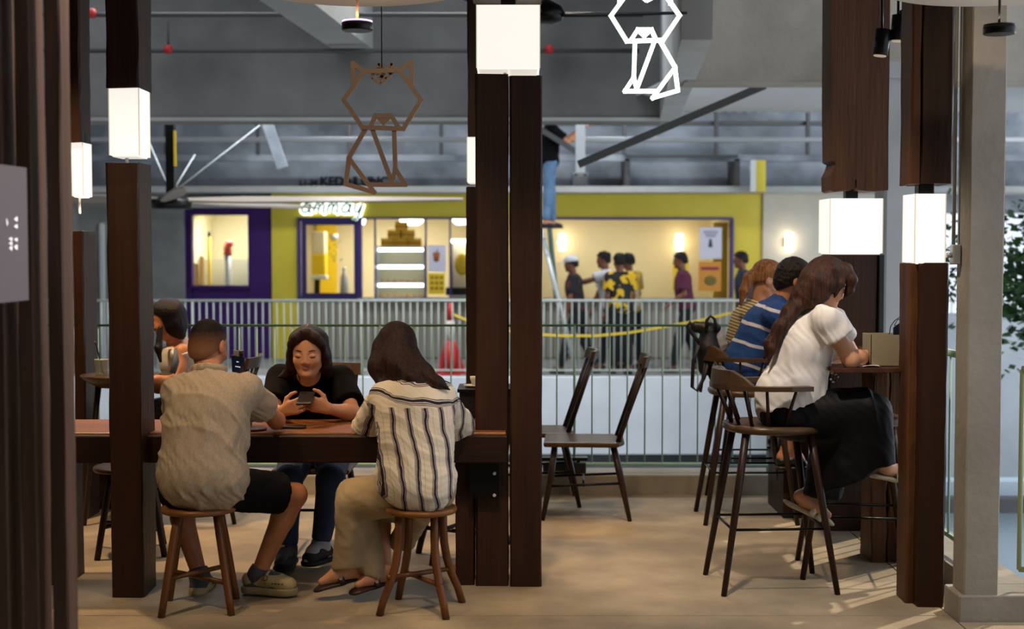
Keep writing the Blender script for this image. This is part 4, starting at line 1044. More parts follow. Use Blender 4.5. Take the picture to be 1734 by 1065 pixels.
mb = MB().tube(pts, .0022, 6).tube([W(x, y, 6.62) for x, y in ((1516, 566), (1515, 550), (1520, 541), (1534, 542), (1550, 549))], .0022, 6)
o = mb.build('cable_loop', m_blk, origin=tuple(pts[0])); tag(o, 'thin black cable loops rising out of the box on the bar', 'cable')
q = W(1455, 618, 6.5); t = thing('paper_sheet', 'small white crumpled paper on the bar by the elbow', 'paper', (q.x, 6.5, CZ + .001)); mb = MB(); rg = random.Random(9); vs = []
for i in range(5):
    for j in range(4): vs.append((q.x - .03 + .03 * i, 6.46 + .02 * j, CZ + .002 + rg.uniform(0, .009)))
mb.add(vs, [(i * 4 + j, i * 4 + 4 + j, i * 4 + 5 + j, i * 4 + 1 + j) for i in range(4) for j in range(3)]).build('sheet', m_white, t)

# ================================================================== HANGING THINGS
CAT = [  # polylines of the folded-bar cat, unit = photo pixels about the head's left corner height, x to the right, y down
    [(0, 0), (34, -48), (93, -50), (130, 0), (100, 48), (31, 46), (0, 0)], [(17, -23), (15, -62), (34, -48)], [(93, -50), (114, -64), (114, -23)],
    [(44, 46), (53, 26), (79, 26), (92, 46)], [(60, 31), (66, 38), (73, 31), (60, 31)],
    [(36, 48), (8, 96), (2, 141), (50, 155), (8, 98)], [(47, 48), (80, 138)], [(84, 48), (86, 116), (103, 142), (46, 142)], [(86, 116), (80, 138)],
]
def catframe(nm, lab, ox, oy, Y, sc_, mirror, m, w, dep, cat):
    p = W(ox, oy, Y); u = Y / FPX * sc_; s_ = -1 if mirror else 1
    t = thing(nm, lab, cat, tuple(p)); mb = MB(); kk = 0
    for pl_ in CAT:
        for (x0, y0), (x1, y1) in zip(pl_[:-1], pl_[1:]):
            a = V((p.x + s_ * x0 * u, Y, p.z - y0 * u)); b = V((p.x + s_ * x1 * u, Y, p.z - y1 * u)); d = (b - a).normalized(); n_ = V((-d.z, 0, d.x)) * w / 2; e = d * w * .4
            kk += 1; o_ = V((0, kk * .0006, 0)); mb.prism([a + n_ - e + o_, b + n_ + e + o_, b - n_ + e + o_, a - n_ - e + o_], (0, dep, 0))
    mb.build('cat_outline', m, t)
    # small head on top
    mb = MB(); cx, cy = 62, -42
    for (x0, y0), (x1, y1) in (((-16, 6), (-10, -10)), ((-10, -10), (8, -10)), ((8, -10), (18, -2)), ((18, -2), (0, 14)), ((0, 14), (-16, 6)), ((-4, -10), (-4, -20)), ((-4, -20), (4, -12)), ((10, -12), (19, -20)), ((19, -20), (18, -2)), ((-8, 0), (10, 4)), ((-2, 8), (8, -8))):
        a = V((p.x + s_ * (cx + x0) * u, Y + dep, p.z - (cy + y0) * u)); b = V((p.x + s_ * (cx + x1) * u, Y + dep, p.z - (cy + y1) * u)); d = (b - a).normalized(); n_ = V((-d.z, 0, d.x)) * w / 3
        mb.prism([a + n_, b + n_, b - n_, a - n_], (0, dep, 0))
    mb.build('small_head', m, t)
    hx_ = p.x + s_ * 64 * u
    MB().tube([(hx_, Y + dep / 2, p.z + 55 * u), (hx_, Y + dep / 2, TOP)], .003, 6).build('wire', m_blk, t)
    return t
catframe('hanging_cat_frame', 'unlit brown metal outline of a sitting cat hanging on a wire', 582, 169, 7.5, 1.0, False, mat('bronze_bar', '8f7866', .5), .024, .02, 'ornament')
catframe('neon_cat_sign', 'glowing white neon outline of a sitting cat near the top', 1151, 26, 7.6, .885, True, mat('neon_white', 'ffffff', .5, emis=(.88, 1, .98), es=1.7), .022, .02, 'sign')
# pendant discs
def pendant(px, py, Y, lab, glow):
    p = W(px, py, Y); t = thing('pendant_lamp', lab, 'lamp', tuple(p)); zc_ = W(px, -22, Y + .0).z
    MB().lathe((p.x, Y, zc_), [(.405, -.004), (.41, 0), (.405, .006), (.02, .03)], 64).build('reflector_disc', mat('matte_disc', 'cfc6bd', .6), t)
    MB().lathe((p.x, Y, p.z), [(.055, -.016), (.058, -.012), (.058, .012), (.055, .016)], 32).build('lamp_puck', m_blk, t)
    MB().lathe((p.x, Y, p.z + .0165), [(.056, 0), (.056, .004)], 32).build('uplight_ring', mat('violet_led', 'ffffff', .5, emis=(.75, .45, 1), es=2.5) if glow else m_blkp, t)
    MB().tube([(p.x, Y, p.z + .015), (p.x, Y, zc_)], .005, 8).build('rod', m_end if glow else m_blk, t)
    MB().tube([(p.x, Y, zc_ + .03), (p.x, Y, TOP)], .005, 8).build('cord', m_blk, t)
pendant(605, 45, 5.3, 'round cream disc pendant lamp with a black puck over the table', True)
pendant(1692, 51, 5.3, 'round grey disc pendant lamp with a black puck at the top right', False)
lamp('POINT', 'pendant_uplight', tuple(W(605, 30, 5.3)), 2.2, (1, .72, .42), shadow_soft_size=.03)
lamp('POINT', 'pendant_uplight', tuple(W(1692, 34, 5.3)), 1.2, (1, .82, .6), shadow_soft_size=.03)
# track spotlights
for (px0, py0, px1, py1, lab) in ((1496, 50, 1490, 94, 'left black track spotlight hanging beside the broken timber'), (1524, 26, 1520, 69, 'middle black track spotlight behind the disc lamp'), (1534, 15, 1541, 40, 'right black track spotlight partly hidden by the disc lamp')):
    a, b = W(px0, py0, 6.9), W(px1, py1, 6.9); t = thing('track_spotlight', lab, 'lamp', tuple(a))
    MB().tube([a, b], .037, 18).build('lamp_head', m_blk, t); MB().tube([b, b + (b - a).normalized() * .004], .03, 18).build('lens', mat('spot_lens', 'a08a70', .3, emis=(1, .8, .6), es=.3), t)
    MB().tube([a + V((0, .03, .0)), a + V((0, .03, .12)), V((a.x, 6.95, TOP))], .007, 8).build('bracket', m_blk, t)
# ceiling fan behind the neon cat
def blade(mb, c, ang, r0, r1, w, th=.012, pitch=.15):
    d = V((math.cos(ang), math.sin(ang), 0)); s_ = V((-math.sin(ang), math.cos(ang), 0)) + V((0, 0, pitch)); vs = []
    for r, ww in ((r0, w * .5), (r0 + (r1 - r0) * .2, w), (r0 + (r1 - r0) * .7, w * .8), (r1, w * .35)):
        for sg_ in (-1, 1):
            for zz in (0, th): q = V(c) + d * r + s_ * sg_ * ww / 2 + V((0, 0, zz)); vs.append(q)
    fs = [(0, 1, 3, 2), (12, 14, 15, 13)]
    for i in range(3): b = i * 4; fs += [(b, b + 4, b + 5, b + 1), (b + 2, b + 3, b + 7, b + 6), (b, b + 2, b + 6, b + 4), (b + 1, b + 5, b + 7, b + 3)]
    mb.add(vs, fs, False); return mb
c = W(925, 28, 9.0); t = thing('ceiling_fan', 'dark ceiling fan behind the central lantern', 'fan', tuple(c))
MB().lathe(c, [(.03, -.05), (.1, -.03), (.12, .02), (.1, .06), (.03, .1)], 24).build('motor', m_blk, t); MB().tube([c, (c.x, c.y, TOP)], .015, 8).build('downrod', m_blk, t)
for k, an in enumerate((-.12, 2.0, 4.1)): blade(MB(), (c.x, c.y, c.z), an, .1, .88, .16, pitch=.25).build('blade', mat('fan_blade', '2c2a2a', .4), t)
# big industrial fan on the left
Y = 16.5; c = W(290, 340, Y); t = thing('industrial_fan', 'large industrial fan with long pale blades left of the cat frame', 'fan', tuple(c))
MB().lathe((c.x, Y, c.z), [(.12, -.1), (.23, -.09), (.24, .0), (.18, .04), (.06, .07)], 24).build('motor', m_blk, t)
MB().box(c.x - .05, c.x + .05, Y - .05, Y + .05, c.z, 5.4, .004).build('mast', m_blk, t)
a_, b_ = W(296, 222, Y), W(299, 282, Y); MB().box(a_.x, b_.x + .01, Y - .065, Y - .05, b_.z, a_.z).build('warning_stripe', m_yel2, t)
for k in range(5): blade(MB(), (c.x, Y, c.z - .0), -.06 + k * 2 * math.pi / 5, .18, 3.4, .26, .02, .28).build('blade', mat('pale_blade', '7d7266', .45), t)
for (x, y) in ((440, 212), (330, 262), (250, 235)):
    q = W(x, y, Y + .4); MB().tube([(c.x, Y, c.z + .08), tuple(q)], .007, 5).build('guy_wire', m_metw, t)

# ================================================================== CORRIDOR THINGS
p = W(763, 633, 20.0); t = thing('traffic_cone', 'tall red and white traffic cone in the far corridor', 'cone', (p.x, 20.0, ZF))
MB().box(p.x - .14, p.x + .14, 19.86, 20.14, ZF, ZF + .04, .01).build('base', m_red, t)
R_ = lambda z: .12 - z * .085
for z0, z1, m_, nm in ((.04, .5, m_red, 'lower_band'), (.5, .78, m_white, 'white_band'), (.78, 1.03, m_red, 'tip')): MB().lathe((p.x, 20, ZF), [(R_(z0), z0), (R_(z1), z1)], 20).build(nm, m_, t)
for s_ in (-1, 1): MB().prism([(p.x + s_ * .1, 20, ZF + .04), (p.x + s_ * .22, 20, ZF + .01), (p.x + s_ * .09, 20, ZF + .45)], (0, .01, 0)).build('fin', m_red, t)
pts = [W(x, y, 19.62) for x, y in ((768, 533), (820, 555), (900, 566), (950, 569), (1010, 569), (1065, 564), (1120, 555), (1190, 542), (1240, 530))]
mb = MB(); vs = []
for i, q in enumerate(pts): vs += [(q.x, 19.693, q.z - .015), (q.x, 19.7, q.z + .015)]
o = mb.add(vs, [(2 * i, 2 * i + 2, 2 * i + 3, 2 * i + 1) for i in range(len(pts) - 1)]).build('caution_tape', mat('tape_yellow', 'd6b420', .5), origin=tuple(pts[3])); o.modifiers.new('s', 'SOLIDIFY').thickness = .004
tag(o, 'yellow caution tape sagging along the far railing', 'tape')
# step ladder
t = thing('step_ladder', 'tall aluminium step ladder carrying the worker', 'ladder', (W(950, 640, 20).x, 20.1, ZF)); m_al = mat('aluminium', 'b9bdb8', .4, metal=.4); m_gr = mat('ladder_green', '4a6a60', .5)
for dy in (0, .45):
    a, b = W(917, 390, 19.9 + dy * .4), W(978, 640, 19.8 + dy); b.z = ZF
    MB().tube([a, b], .035, 6).build('stile', m_al, t)
    a2, b2 = W(927, 330, 19.9 + dy * .4), W(948, 500, 19.9 + dy * .4)
    MB().tube([W(926, 340, 20.0 + dy * .4), W(942, 505, 20.0 + dy)], .035, 6).build('back_stile', m_gr, t)
for k in range(9):
    f = (k + .5) / 9; q = W(917, 390, 19.9).lerp(W(978, 640, 19.8), f); MB().box(q.x - .04, q.x + .04, 19.85, 20.15 + f * .1, q.z - .012, q.z + .012).build('step', m_al, t)
for dy in (0, .45): MB().tube([W(917, 392, 19.9 + dy * .4), (W(855, 640, 20).x, 20 + dy, ZF)], .03, 6).build('rear_leg', m_al, t)
# plants in the lower right, small
# ================================================================== PEOPLE
def skin(nm, a, b): return mat(nm, a, .5, col2=b, vs=12, bump=.06, bs=160, spec=.35)
sk_a = skin('skin_tan', 'b97d57', 'a96e4a'); sk_b = skin('skin_fair', 'cf9a76', 'c48b68'); sk_c = skin('skin_deep', '7a4b34', '6b402c')
m_lip = mat('lips', 'a9604f', .45); m_lid = mat('lash_line', '1c1210', .6); m_brow = mat('brow', '4f3325', .7)
def hairm(nm, a, b): return mat(nm, a, .5, col2=b, vs=3, stretch=(26, 26, 1.2), bump=.5, bs=8, bst=(30, 30, 1.5), spec=.25)
h_blk = hairm('hair_black', '0d0908', '1c1310'); h_drk = hairm('hair_dark_brown', '1a0e0a', '35201a'); h_red = hairm('hair_auburn', '24120b', '452819'); h_lt = hairm('hair_light_brown', '6a3f20', '9a6a3c')
m_stub = mat('shaved_hair', '4a3327', .8, col2='5a4032', vs=60)
def nrm(v): return V(v).normalized()
def frame(f, u):
    f = nrm(f); u = V(u); u = (u - f * u.dot(f)).normalized(); r = f.cross(u); return r, f, u
def head_sdf(C, f, u, g=1., h=.0036, neck=None, face=True):
    r, f, u = frame(f, u); R = [r, f, u]; s = SDF(h, .018)
    L = lambda x, y, z: V(C) + (r * x + f * y + u * z) * g
    E = lambda c, rad, **k: s.ell(L(*c), [q * g for q in rad], R, **k)
    E((0, -.012, .03), (.074, .094, .086)); E((0, .02, -.022), (.062, .07, .085), k=.03)
    E((0, .045, -.083), (.036, .034, .028), k=.03)
    if face:
        s.cone(L(-.045, .01, -.06), L(-.018, .05, -.088), .018 * g, .016 * g, k=.02); s.cone(L(.045, .01, -.06), L(.018, .05, -.088), .018 * g, .016 * g, k=.02)
        for sx in (-1, 1):
            E((sx * .036, .060, -.030), (.022, .022, .022), k=.025)
            E((sx * .031, .094, .003), (.017, .012, .008), k=.014, sub=True)
            E((sx * .031, .0745, .0), (.0165, .0125, .0105), k=.005)
            if h > .004: s.chain([L(sx * .0165, .0855, -.0045), L(sx * .030, .0872, -.0075), L(sx * .044, .0800, -.005)], [.0022, .0030, .0024], k=.001, mi=2)
            if h > .004: s.chain([L(sx * .015, .0855, .0195), L(sx * .032, .0865, .0245), L(sx * .047, .077, .0205)], [.0028, .0033, .0022], k=.002, mi=3)
            E((sx * .0115, .0915, -.033), (.0065, .0075, .0055), k=.008)
        s.cone(L(0, .083, .010), L(0, .0965, -.0255), .006 * g, .009 * g, k=.014)
        E((0, .0850, -.0575), (.0175, .0075, .0034), k=.003, mi=1); E((0, .0840, -.0640), (.0145, .0080, .0042), k=.003, mi=1)
        E((0, .078, -.09), (.019, .014, .012), k=.018)
    for sx in (-1, 1):
        E((sx * .076, -.004, -.004), (.010, .020, .032), k=.008); E((sx * .083, .004, .002), (.006, .010, .016), k=.004, sub=True)
    if neck is not None: s.cone(L(0, -.02, -.05), neck, .052 * g, .056 * g, k=.02)
    return s
def hand_sdf(s, wr, d, n, g=1., curl=.5, thumb_up=None, spread=.2, curls=None):
    d = nrm(d); n = V(n); n = (n - d * n.dot(d)).normalized(); s_ = d.cross(n)
    if thumb_up is not None and s_.dot(V(thumb_up)) < 0: s_ = -s_
    w = V(wr)
    kn = [w + d * (.083 - .004 * abs(i - 1)) * g + s_ * (.029 - .0195 * i) * g for i in range(4)]
    for i in range(4): s.cone(w + s_ * (.012 - .008 * i) * g, kn[i], .0165 * g, .0115 * g, k=.014)
    s.cone(w + s_ * .01 * g + d * .01 * g, w + d * .045 * g + s_ * .03 * g + n * .006 * g, .014 * g, .014 * g, k=.015)
    for i, ln in enumerate((.068, .076, .071, .055)):
        p = kn[i]; a = 0; c_ = (curls[i] if curls else curl); fan = s_ * (1.5 - i) * spread * .25
        for j, fr in enumerate((.44, .31, .25)):
            a += c_ * (1.0, 1.15, .8)[j]
            q = p + ((d + fan).normalized() * math.cos(a) + n * math.sin(a)) * ln * fr * g
            s.cone(p, q, (.0093 - j * .0009) * g, (.0088 - j * .0012) * g, k=.0028); p = q
    p = w + d * .02 * g + s_ * .024 * g
    for j, (dd, ln) in enumerate(((d * .55 + s_ * .75 + n * .25, .038), (d * .85 + s_ * .35 + n * .35, .032), (d * .95 + s_ * .0 + n * .4, .025))):
        q = p + nrm(dd) * ln * g; s.cone(p, q, (.0125 - j * .0018) * g, (.011 - j * .0015) * g, k=.005); p = q
    return s
def torso(s, P, off=0., w=1., k=.05, mi=0, hips=True):
    up = nrm(P['che'] - P['pel']); rt = P['sR'] - P['sL']; rt = (rt - up * rt.dot(up)).normalized(); fw = up.cross(rt)
    R = [rt, fw, up]; g = P['g']
    e = lambda c, r_: s.ell(c, [r_[0] * w * g + off, r_[1] * g + off, r_[2] * g + off * .6], R, k=k, mi=mi)
    if hips: e(P['pel'] + up * .01, (.168, .125, .12))
    mid = P['pel'].lerp(P['che'], .5); e(mid, (.14, .105, .14)); e(P['che'], (.155, .112, .15))
    sh = (P['sL'] + P['sR']) / 2; up2 = nrm(P['nek'] - P['che'])
    s.cone(P['sL'], P['sR'], .052 * g + off, k=k, mi=mi); e(P['che'].lerp(sh, .6), (.14, .10, .10))
    s.cone(P['che'].lerp(sh, .8), P['nek'] - up2 * .015, .085 * g + off, .052 * g + off * .6, k=k, mi=mi)
def make_P(**k):
    P = dict(k); P.setdefault('g', 1.); P.setdefault('hu', V((0, 0, 1)))
    rt = nrm(P['sR'] - P['sL'])
    P.setdefault('hL', P['pel'] - rt * .09 * P['g'] - V((0, 0, .03))); P.setdefault('hR', P['pel'] + rt * .09 * P['g'] - V((0, 0, .03)))
    for q in P:
        if isinstance(P[q], tuple): P[q] = V(P[q])
    return P
def body(root, P, sm, h=.008, hh=.0042, face=True, hands=True, fh=.0036):
    s = SDF(h, .03); g = P['g']; torso(s, P, -.012)
    for S_ in 'LR':
        s.cone(P['s' + S_], P['e' + S_], .046 * g, .037 * g, k=.03); s.cone(P['h' + S_], P['k' + S_], .078 * g, .054 * g, k=.03)
        d = P['a' + S_] - P['k' + S_]; calf = P['k' + S_] + d * .28; bk = P.get('cb', V((0, 0, 0)))
        s.cone(P['k' + S_], calf + bk * .012, .05 * g, .053 * g, k=.02); s.cone(calf + bk * .012, P['a' + S_], .052 * g, .034 * g, k=.02)
        if P.get('t' + S_) is not None:
            a, t = P['a' + S_], P['t' + S_]; dd = (t - a); heel = a - V((dd.x, dd.y, 0)).normalized() * .03 * g + V((0, 0, -.045 * g)) if not P.get('tip') else a - nrm(dd) * .03
            m_ = a.lerp(t, .55); s.cone(a, heel, .034 * g, .03 * g, k=.02); s.cone(a, m_, .036 * g, .032 * g, k=.02); s.cone(m_, t, .034 * g, .02 * g, k=.02); s.cone(heel, m_, .028 * g, .026 * g, k=.02)
    parts = [s, head_sdf(P['hed'], P['hf'], P['hu'], P.get('hg', g), fh, neck=P['nek'] - nrm(P['nek'] - P['che']) * .01, face=face)]
    for S_ in 'LR':
        q = SDF(hh, .012); e, w = P['e' + S_], P['w' + S_]; fa = w - e
        q.cone(e, e + fa * .3, .0385 * g, .04 * g, k=.02); q.cone(e + fa * .3, w, .0395 * g, .0255 * g, k=.02)
        q.cone(e + (P['s' + S_] - e) * .25, e, .038 * g, .037 * g, k=.02)
        if hands: hand_sdf(q, w + nrm(fa) * .008, P.get('d' + S_, fa), P.get('n' + S_, V((0, 0, -1))), g, P.get('c' + S_, .45), P.get('th' + S_, V((0, 0, 1))), curls=P.get('cs' + S_))
        parts.append(q)
    if face and fh <= .004:
        rr, ff, uu = frame(P['hf'], P['hu']); gg = P.get('hg', g); L = lambda x, y, z: P['hed'] + (rr * x + ff * y + uu * z) * gg
        for sx in (-1, 1):
            MB().tube([L(sx * .015, .0845, .0195), L(sx * .025, .0845, .0235), L(sx * .036, .0805, .0250), L(sx * .047, .072, .0215)], [.0020, .0032, .0028, .001], 8).build('eyebrow', m_brow, root)
            MB().tube([L(sx * .0175, .0842, -.0040), L(sx * .025, .0868, -.0070), L(sx * .033, .0865, -.0078), L(sx * .041, .0825, -.0062), L(sx * .047, .0765, -.0030)], [.0008, .0018, .0021, .0018, .0008], 8).build('eyelashes', m_lid, root)
    return soft('body', parts, [sm, m_lip, m_lid, P.get('brow', m_brow)], root)
def shirt(root, P, m, off=.012, sl=.55, hem=.10, h=.008, amp=.004, seed=1, w=1., extra=None, nm='shirt', flare=.012, hemn=None, neckcut=.0, freq=34, fold=None, k=.05, cuts_extra=()):
    s = SDF(h, k); torso(s, P, off, w, k); g = P['g']; up = nrm(P['che'] - P['pel'])
    if extra: extra(s)
    for S_ in 'LR':
        a, e, wr = P['s' + S_], P['e' + S_], P['w' + S_]
        if sl <= 0: continue
        if sl <= 1:
            q = a.lerp(e, sl); d = nrm(e - a); s.cone(a, q, .052 * g + off, .044 * g + off + flare, k=.03, cuts=[(d, q)])
        else:
            q = e.lerp(wr, sl - 1); d = nrm(wr - e); s.cone(a, e, .052 * g + off, .042 * g + off + flare, k=.03); s.cone(e, q, .042 * g + off + flare, .034 * g + off + flare, k=.02, cuts=[(d, q)])
    cuts = [(hemn or -up, P['pel'] - up * hem)]
    if neckcut is not None: un = nrm(P['nek'] - P['che']); cuts.append((un, P['nek'] + un * neckcut))
    cuts += list(cuts_extra)
    return soft(nm, s, m, root, disp=folds(amp, freq, fold or (up + V((.5, 0, 0))), seed), cuts=cuts)
def trousers(root, P, m, lenL=1., lenR=1., rk=.07, rh=.05, off=.014, h=.009, amp=.004, seed=3, nm='trousers', waist=.09, extra=None, freq=26):
    s = SDF(h, .035); g = P['g']; up = nrm(P['che'] - P['pel']); rt = nrm(P['sR'] - P['sL']); fw = up.cross(rt)
    s.ell(P['pel'], [.172 * g + off * .6, .128 * g + off * .6, .125 * g], [rt, fw, up], cuts=[(up, P['pel'] + up * waist)])
    for S_, ln in (('L', lenL), ('R', lenR)):
        a, k_, b = P['h' + S_], P['k' + S_], P['a' + S_]
        if ln <= 1:
            q = a.lerp(k_, ln); s.cone(a, q, .082 * g + off, rk + off * .5, cuts=[(nrm(k_ - a), q)])
        else:
            q = k_.lerp(b, ln - 1); s.cone(a, k_, .082 * g + off, rk); s.cone(k_, q, rk, rh, cuts=[(nrm(b - k_), q)])
    if extra: extra(s)
    return soft(nm, s, m, root, disp=folds(amp, freq, (1, .4, .35), seed))
def cap_hair(s, C, f, u, g=1., grow=.008, line=.052, mi=0, back=-.09, tilt=.8, k=.02, low=True):
    r, f, u = frame(f, u); R = [r, f, u]; C = V(C)
    cuts = [(f * tilt - u, C + f * line * g + u * .052 * g)]
    s.ell(C + (f * -.012 + u * .032) * g, [(.074 + grow) * g, (.094 + grow) * g, (.087 + grow) * g], R, k=k, mi=mi, cuts=cuts)
    if low: s.ell(C + (f * -.04 + u * -.02) * g, [(.066 + grow) * g, (.062 + grow) * g, .075 * g], R, k=k, mi=mi, cuts=cuts + [(-u, C + u * back * g)])
def shoe(root, a, t, m, ms, nm='shoe', g=1., r=.046, sole=.018, h=.005, strap=None, open_=False):
    """closed clog or trainer from ankle a to toe t"""
    a, t = V(a), V(t); d = V((t.x - a.x, t.y - a.y, 0)).normalized(); z0 = min(a.z - .075, t.z - .03)
    heel = V((a.x, a.y, 0)) - d * .035; toe = V((t.x, t.y, 0)) + d * .01; sd = V((-d.y, d.x, 0))
    s = SDF(h, .015); zz = lambda p, z: V((p.x, p.y, z0 + z))
    mid = heel.lerp(toe, .5); wd = r
    s.cone(zz(heel, sole + .03), zz(mid, sole + .036), wd * .86, wd * .95, sq=((0, 0, 1), .9)); s.cone(zz(mid, sole + .036), zz(toe - d * .03, sole + .016), wd * .98, wd * .92, sq=((0, 0, 1), .8))
    up_ = soft(nm, s, m, root, cuts=[((0, 0, 1), zz(heel, sole + .062)), ((0, 0, -1), zz(heel, sole))])
    s = SDF(h, .01); s.cone(zz(heel, sole * .6), zz(mid, sole * .6), wd * .95, wd * 1.0); s.cone(zz(mid, sole * .6), zz(toe - d * .03, sole * .6), wd * 1.0, wd * 1.04)
    so = soft('sole', s, ms, up_, cuts=[((0, 0, 1), zz(heel, sole + .004)), ((0, 0, -1), zz(heel, 0))])
    if strap is not None:
        c = zz(mid, sole + .055) - d * .01
        pts = [c + sd * wd * 1.03 * math.cos(q) + V((0, 0, wd * .62 * math.sin(q) - .012)) for q in [math.pi * i / 10 for i in range(11)]]
        MB().tube(pts, .0075, 8, sq=None).build('strap', strap, up_)
        b = pts[10 if sd.y > 0 else 0]; b = min(pts[0], pts[10], key=lambda p: p.y)
        MB().tube([b + V((0, -.004, .012)) + d * .008 * math.cos(q) * 1.5 + V((0, 0, .014 * math.sin(q))) for q in [2 * math.pi * i / 10 for i in range(11)]], .0025, 6).build('buckle', mat('brass_buckle', '8a7038', .4, metal=.7), up_)
        for i in range(6): q = zz(toe, sole + .028) - d * (.03 + .016 * i); q = q + (sd if sd.y < 0 else -sd) * wd * .97; MB().ball(q, (.005, .003, .003), 8, 6).build('vent_hole', m_blkp, up_)
    return up_
def sock(root, P, S_, m, up=.06):
    a, t, k_ = P['a' + S_], P['t' + S_], P['k' + S_]; g = P['g']; dd = t - a; heel = a - V((dd.x, dd.y, 0)).normalized() * .03 * g + V((0, 0, -.045 * g)); m_ = a.lerp(t, .55); q = a.lerp(k_, up / (k_ - a).length)
    s = SDF(.005, .02); o = .006
    s.cone(a, heel, .034 * g + o, .03 * g + o); s.cone(a, m_, .036 * g + o, .032 * g + o); s.cone(m_, t, .034 * g + o, .02 * g + o); s.cone(heel, m_, .028 * g + o, .026 * g + o)
    s.cone(a, q, .035 * g + o, .037 * g + o, cuts=[(nrm(k_ - a), q)]); return soft('sock', s, m, root)
def sandal(root, a, t, m, ms, g=1., nm='sandal', straps=2):
    """open footbed under a foot pointing from a to t, any tilt"""
    a, t = V(a), V(t); d = nrm(t - a); dn = V((0, 0, -1)); dn = (dn - d * dn.dot(d)).normalized(); sd = d.cross(dn)
    hl = a - d * .05 + dn * .062; te = t + d * .03 + dn * .024; s = SDF(.005, .012)
    md = hl.lerp(te, .5)
    s.cone(hl, md, .037, .036, sq=(dn, .3)); s.cone(md, te - d * .02, .036, .043, sq=(dn, .3))
    o = soft(nm, s, ms, root)
    for i in range(straps):
        c = md + d * (.005 + .04 * i); pts = [c + sd * .043 * math.cos(q) - dn * (.05 - .012 * i) * math.sin(q) for q in [math.pi * k / 10 for k in range(11)]]
        mb = MB(); vs = []
        for p in pts: vs += [p - d * .014, p + d * .014]
        ob = mb.add(vs, [(2 * k, 2 * k + 2, 2 * k + 3, 2 * k + 1) for k in range(10)], True).build('strap', m, o); ob.modifiers.new('s', 'SOLIDIFY').thickness = .004
        b = min((pts[2], pts[8]), key=lambda p: p.y); MB().box(b.x - .008, b.x + .008, b.y - .006, b.y, b.z - .008, b.z + .008, .003).build('buckle', mat('pale_buckle', 'c9c2a8', .3, metal=.5), o)
    return o
def person(label, P, group=None, z=0., **k):
    return thing('person', label, 'person', (P['pel'].x, P['pel'].y, z), group=group)

# ---------------------------------------------------------------- A: man in the beige shirt, seen from behind
m_linen = mat('beige_linen', 'ad9d88', .9, col2='a0907b', vs=150, stretch=(1, 1, .5), spec=.12, detail=2, ramp=(.35, .65)); m_navy = mat('black_shorts', '0b0b0e', .9, spec=.15)
P = make_P(pel=W(345, 815, 6.2), che=W(350, 712, 6.24), nek=W(354, 624, 6.35), hed=W(353, 586, 6.40), hf=V((.35, .9, -.25)), g=1.02, hg=1.0,
  sL=W(303, 662, 6.30), sR=W(413, 660, 6.30), eL=W(303, 716, 6.6), eR=W(468, 712, 6.56), wL=W(372, 676, 6.76), wR=W(425, 664, 6.76),
  dL=V((.6, .3, .7)), dR=V((-.5, .1, .9)), nL=V((.8, .2, -.5)), nR=V((-.5, .2, -.3)), cL=.7, cR=.75, thL=V((0, 0, 1)), thR=V((0, -1, .4)),
  kL=W(303, 838, 6.60), kR=W(500, 838, 6.47), aL=W(338, 975, 6.52), aR=W(437, 973, 6.46), tL=W(352, 994, 6.68), tR=W(492, 996, 6.42), cb=V((-.6, -1, 0)), hL=W(312, 826, 6.24), hR=W(378, 826, 6.24))
r = person('man in a beige shirt seen from behind on the left stool, holding a phone', P)
body(r, P, sk_a)
def ex(s):
    up = nrm(P['che'] - P['pel'])
    s.cone(W(352, 715, 6.22), W(346, 800, 6.16), .168, .180, sq=((0, 1, 0), .72), k=.05)
    s.cone(W(330, 815, 6.14), W(378, 812, 6.14), .09, .085, k=.05)
    s.cone(W(312, 668, 6.27), W(404, 668, 6.27), .078, .076, k=.05)
    s.cone(W(316, 720, 6.25), W(300, 800, 6.2), .09, .085, k=.05)
shirt(r, P, m_linen, off=.016, sl=.58, hem=.135, amp=.009, seed=11, extra=ex, flare=.02, neckcut=.0, freq=34, fold=(.9, .2, .7), hemn=V((0, .25, -1)))
s = SDF(.005, .01); un = nrm(P['hed'] - P['nek'])
for i in range(13):                                                        # shirt collar standing round the neck
    q0, q1 = [math.pi * 2 * (i + j) / 13 for j in (0, 1)]
    f_ = lambda q: P['nek'] + V((math.cos(q) * .073, math.sin(q) * .068 - .004, -.004 - .018 * math.sin(q)))
    s.cone(f_(q0), f_(q1), .017, sq=((math.cos(q0), math.sin(q0), 0), .45), k=.008)
    s.cone(f_(q0) + V((math.cos(q0) * .016, math.sin(q0) * .016, -.03)), f_(q1) + V((math.cos(q1) * .016, math.sin(q1) * .016, -.03)), .014, sq=((math.cos(q0), math.sin(q0), 0), .5), k=.008)
soft('collar', s, m_linen, r)
trousers(r, P, m_navy, .80, .80, .085, .08, off=.02, amp=.003, nm='shorts')
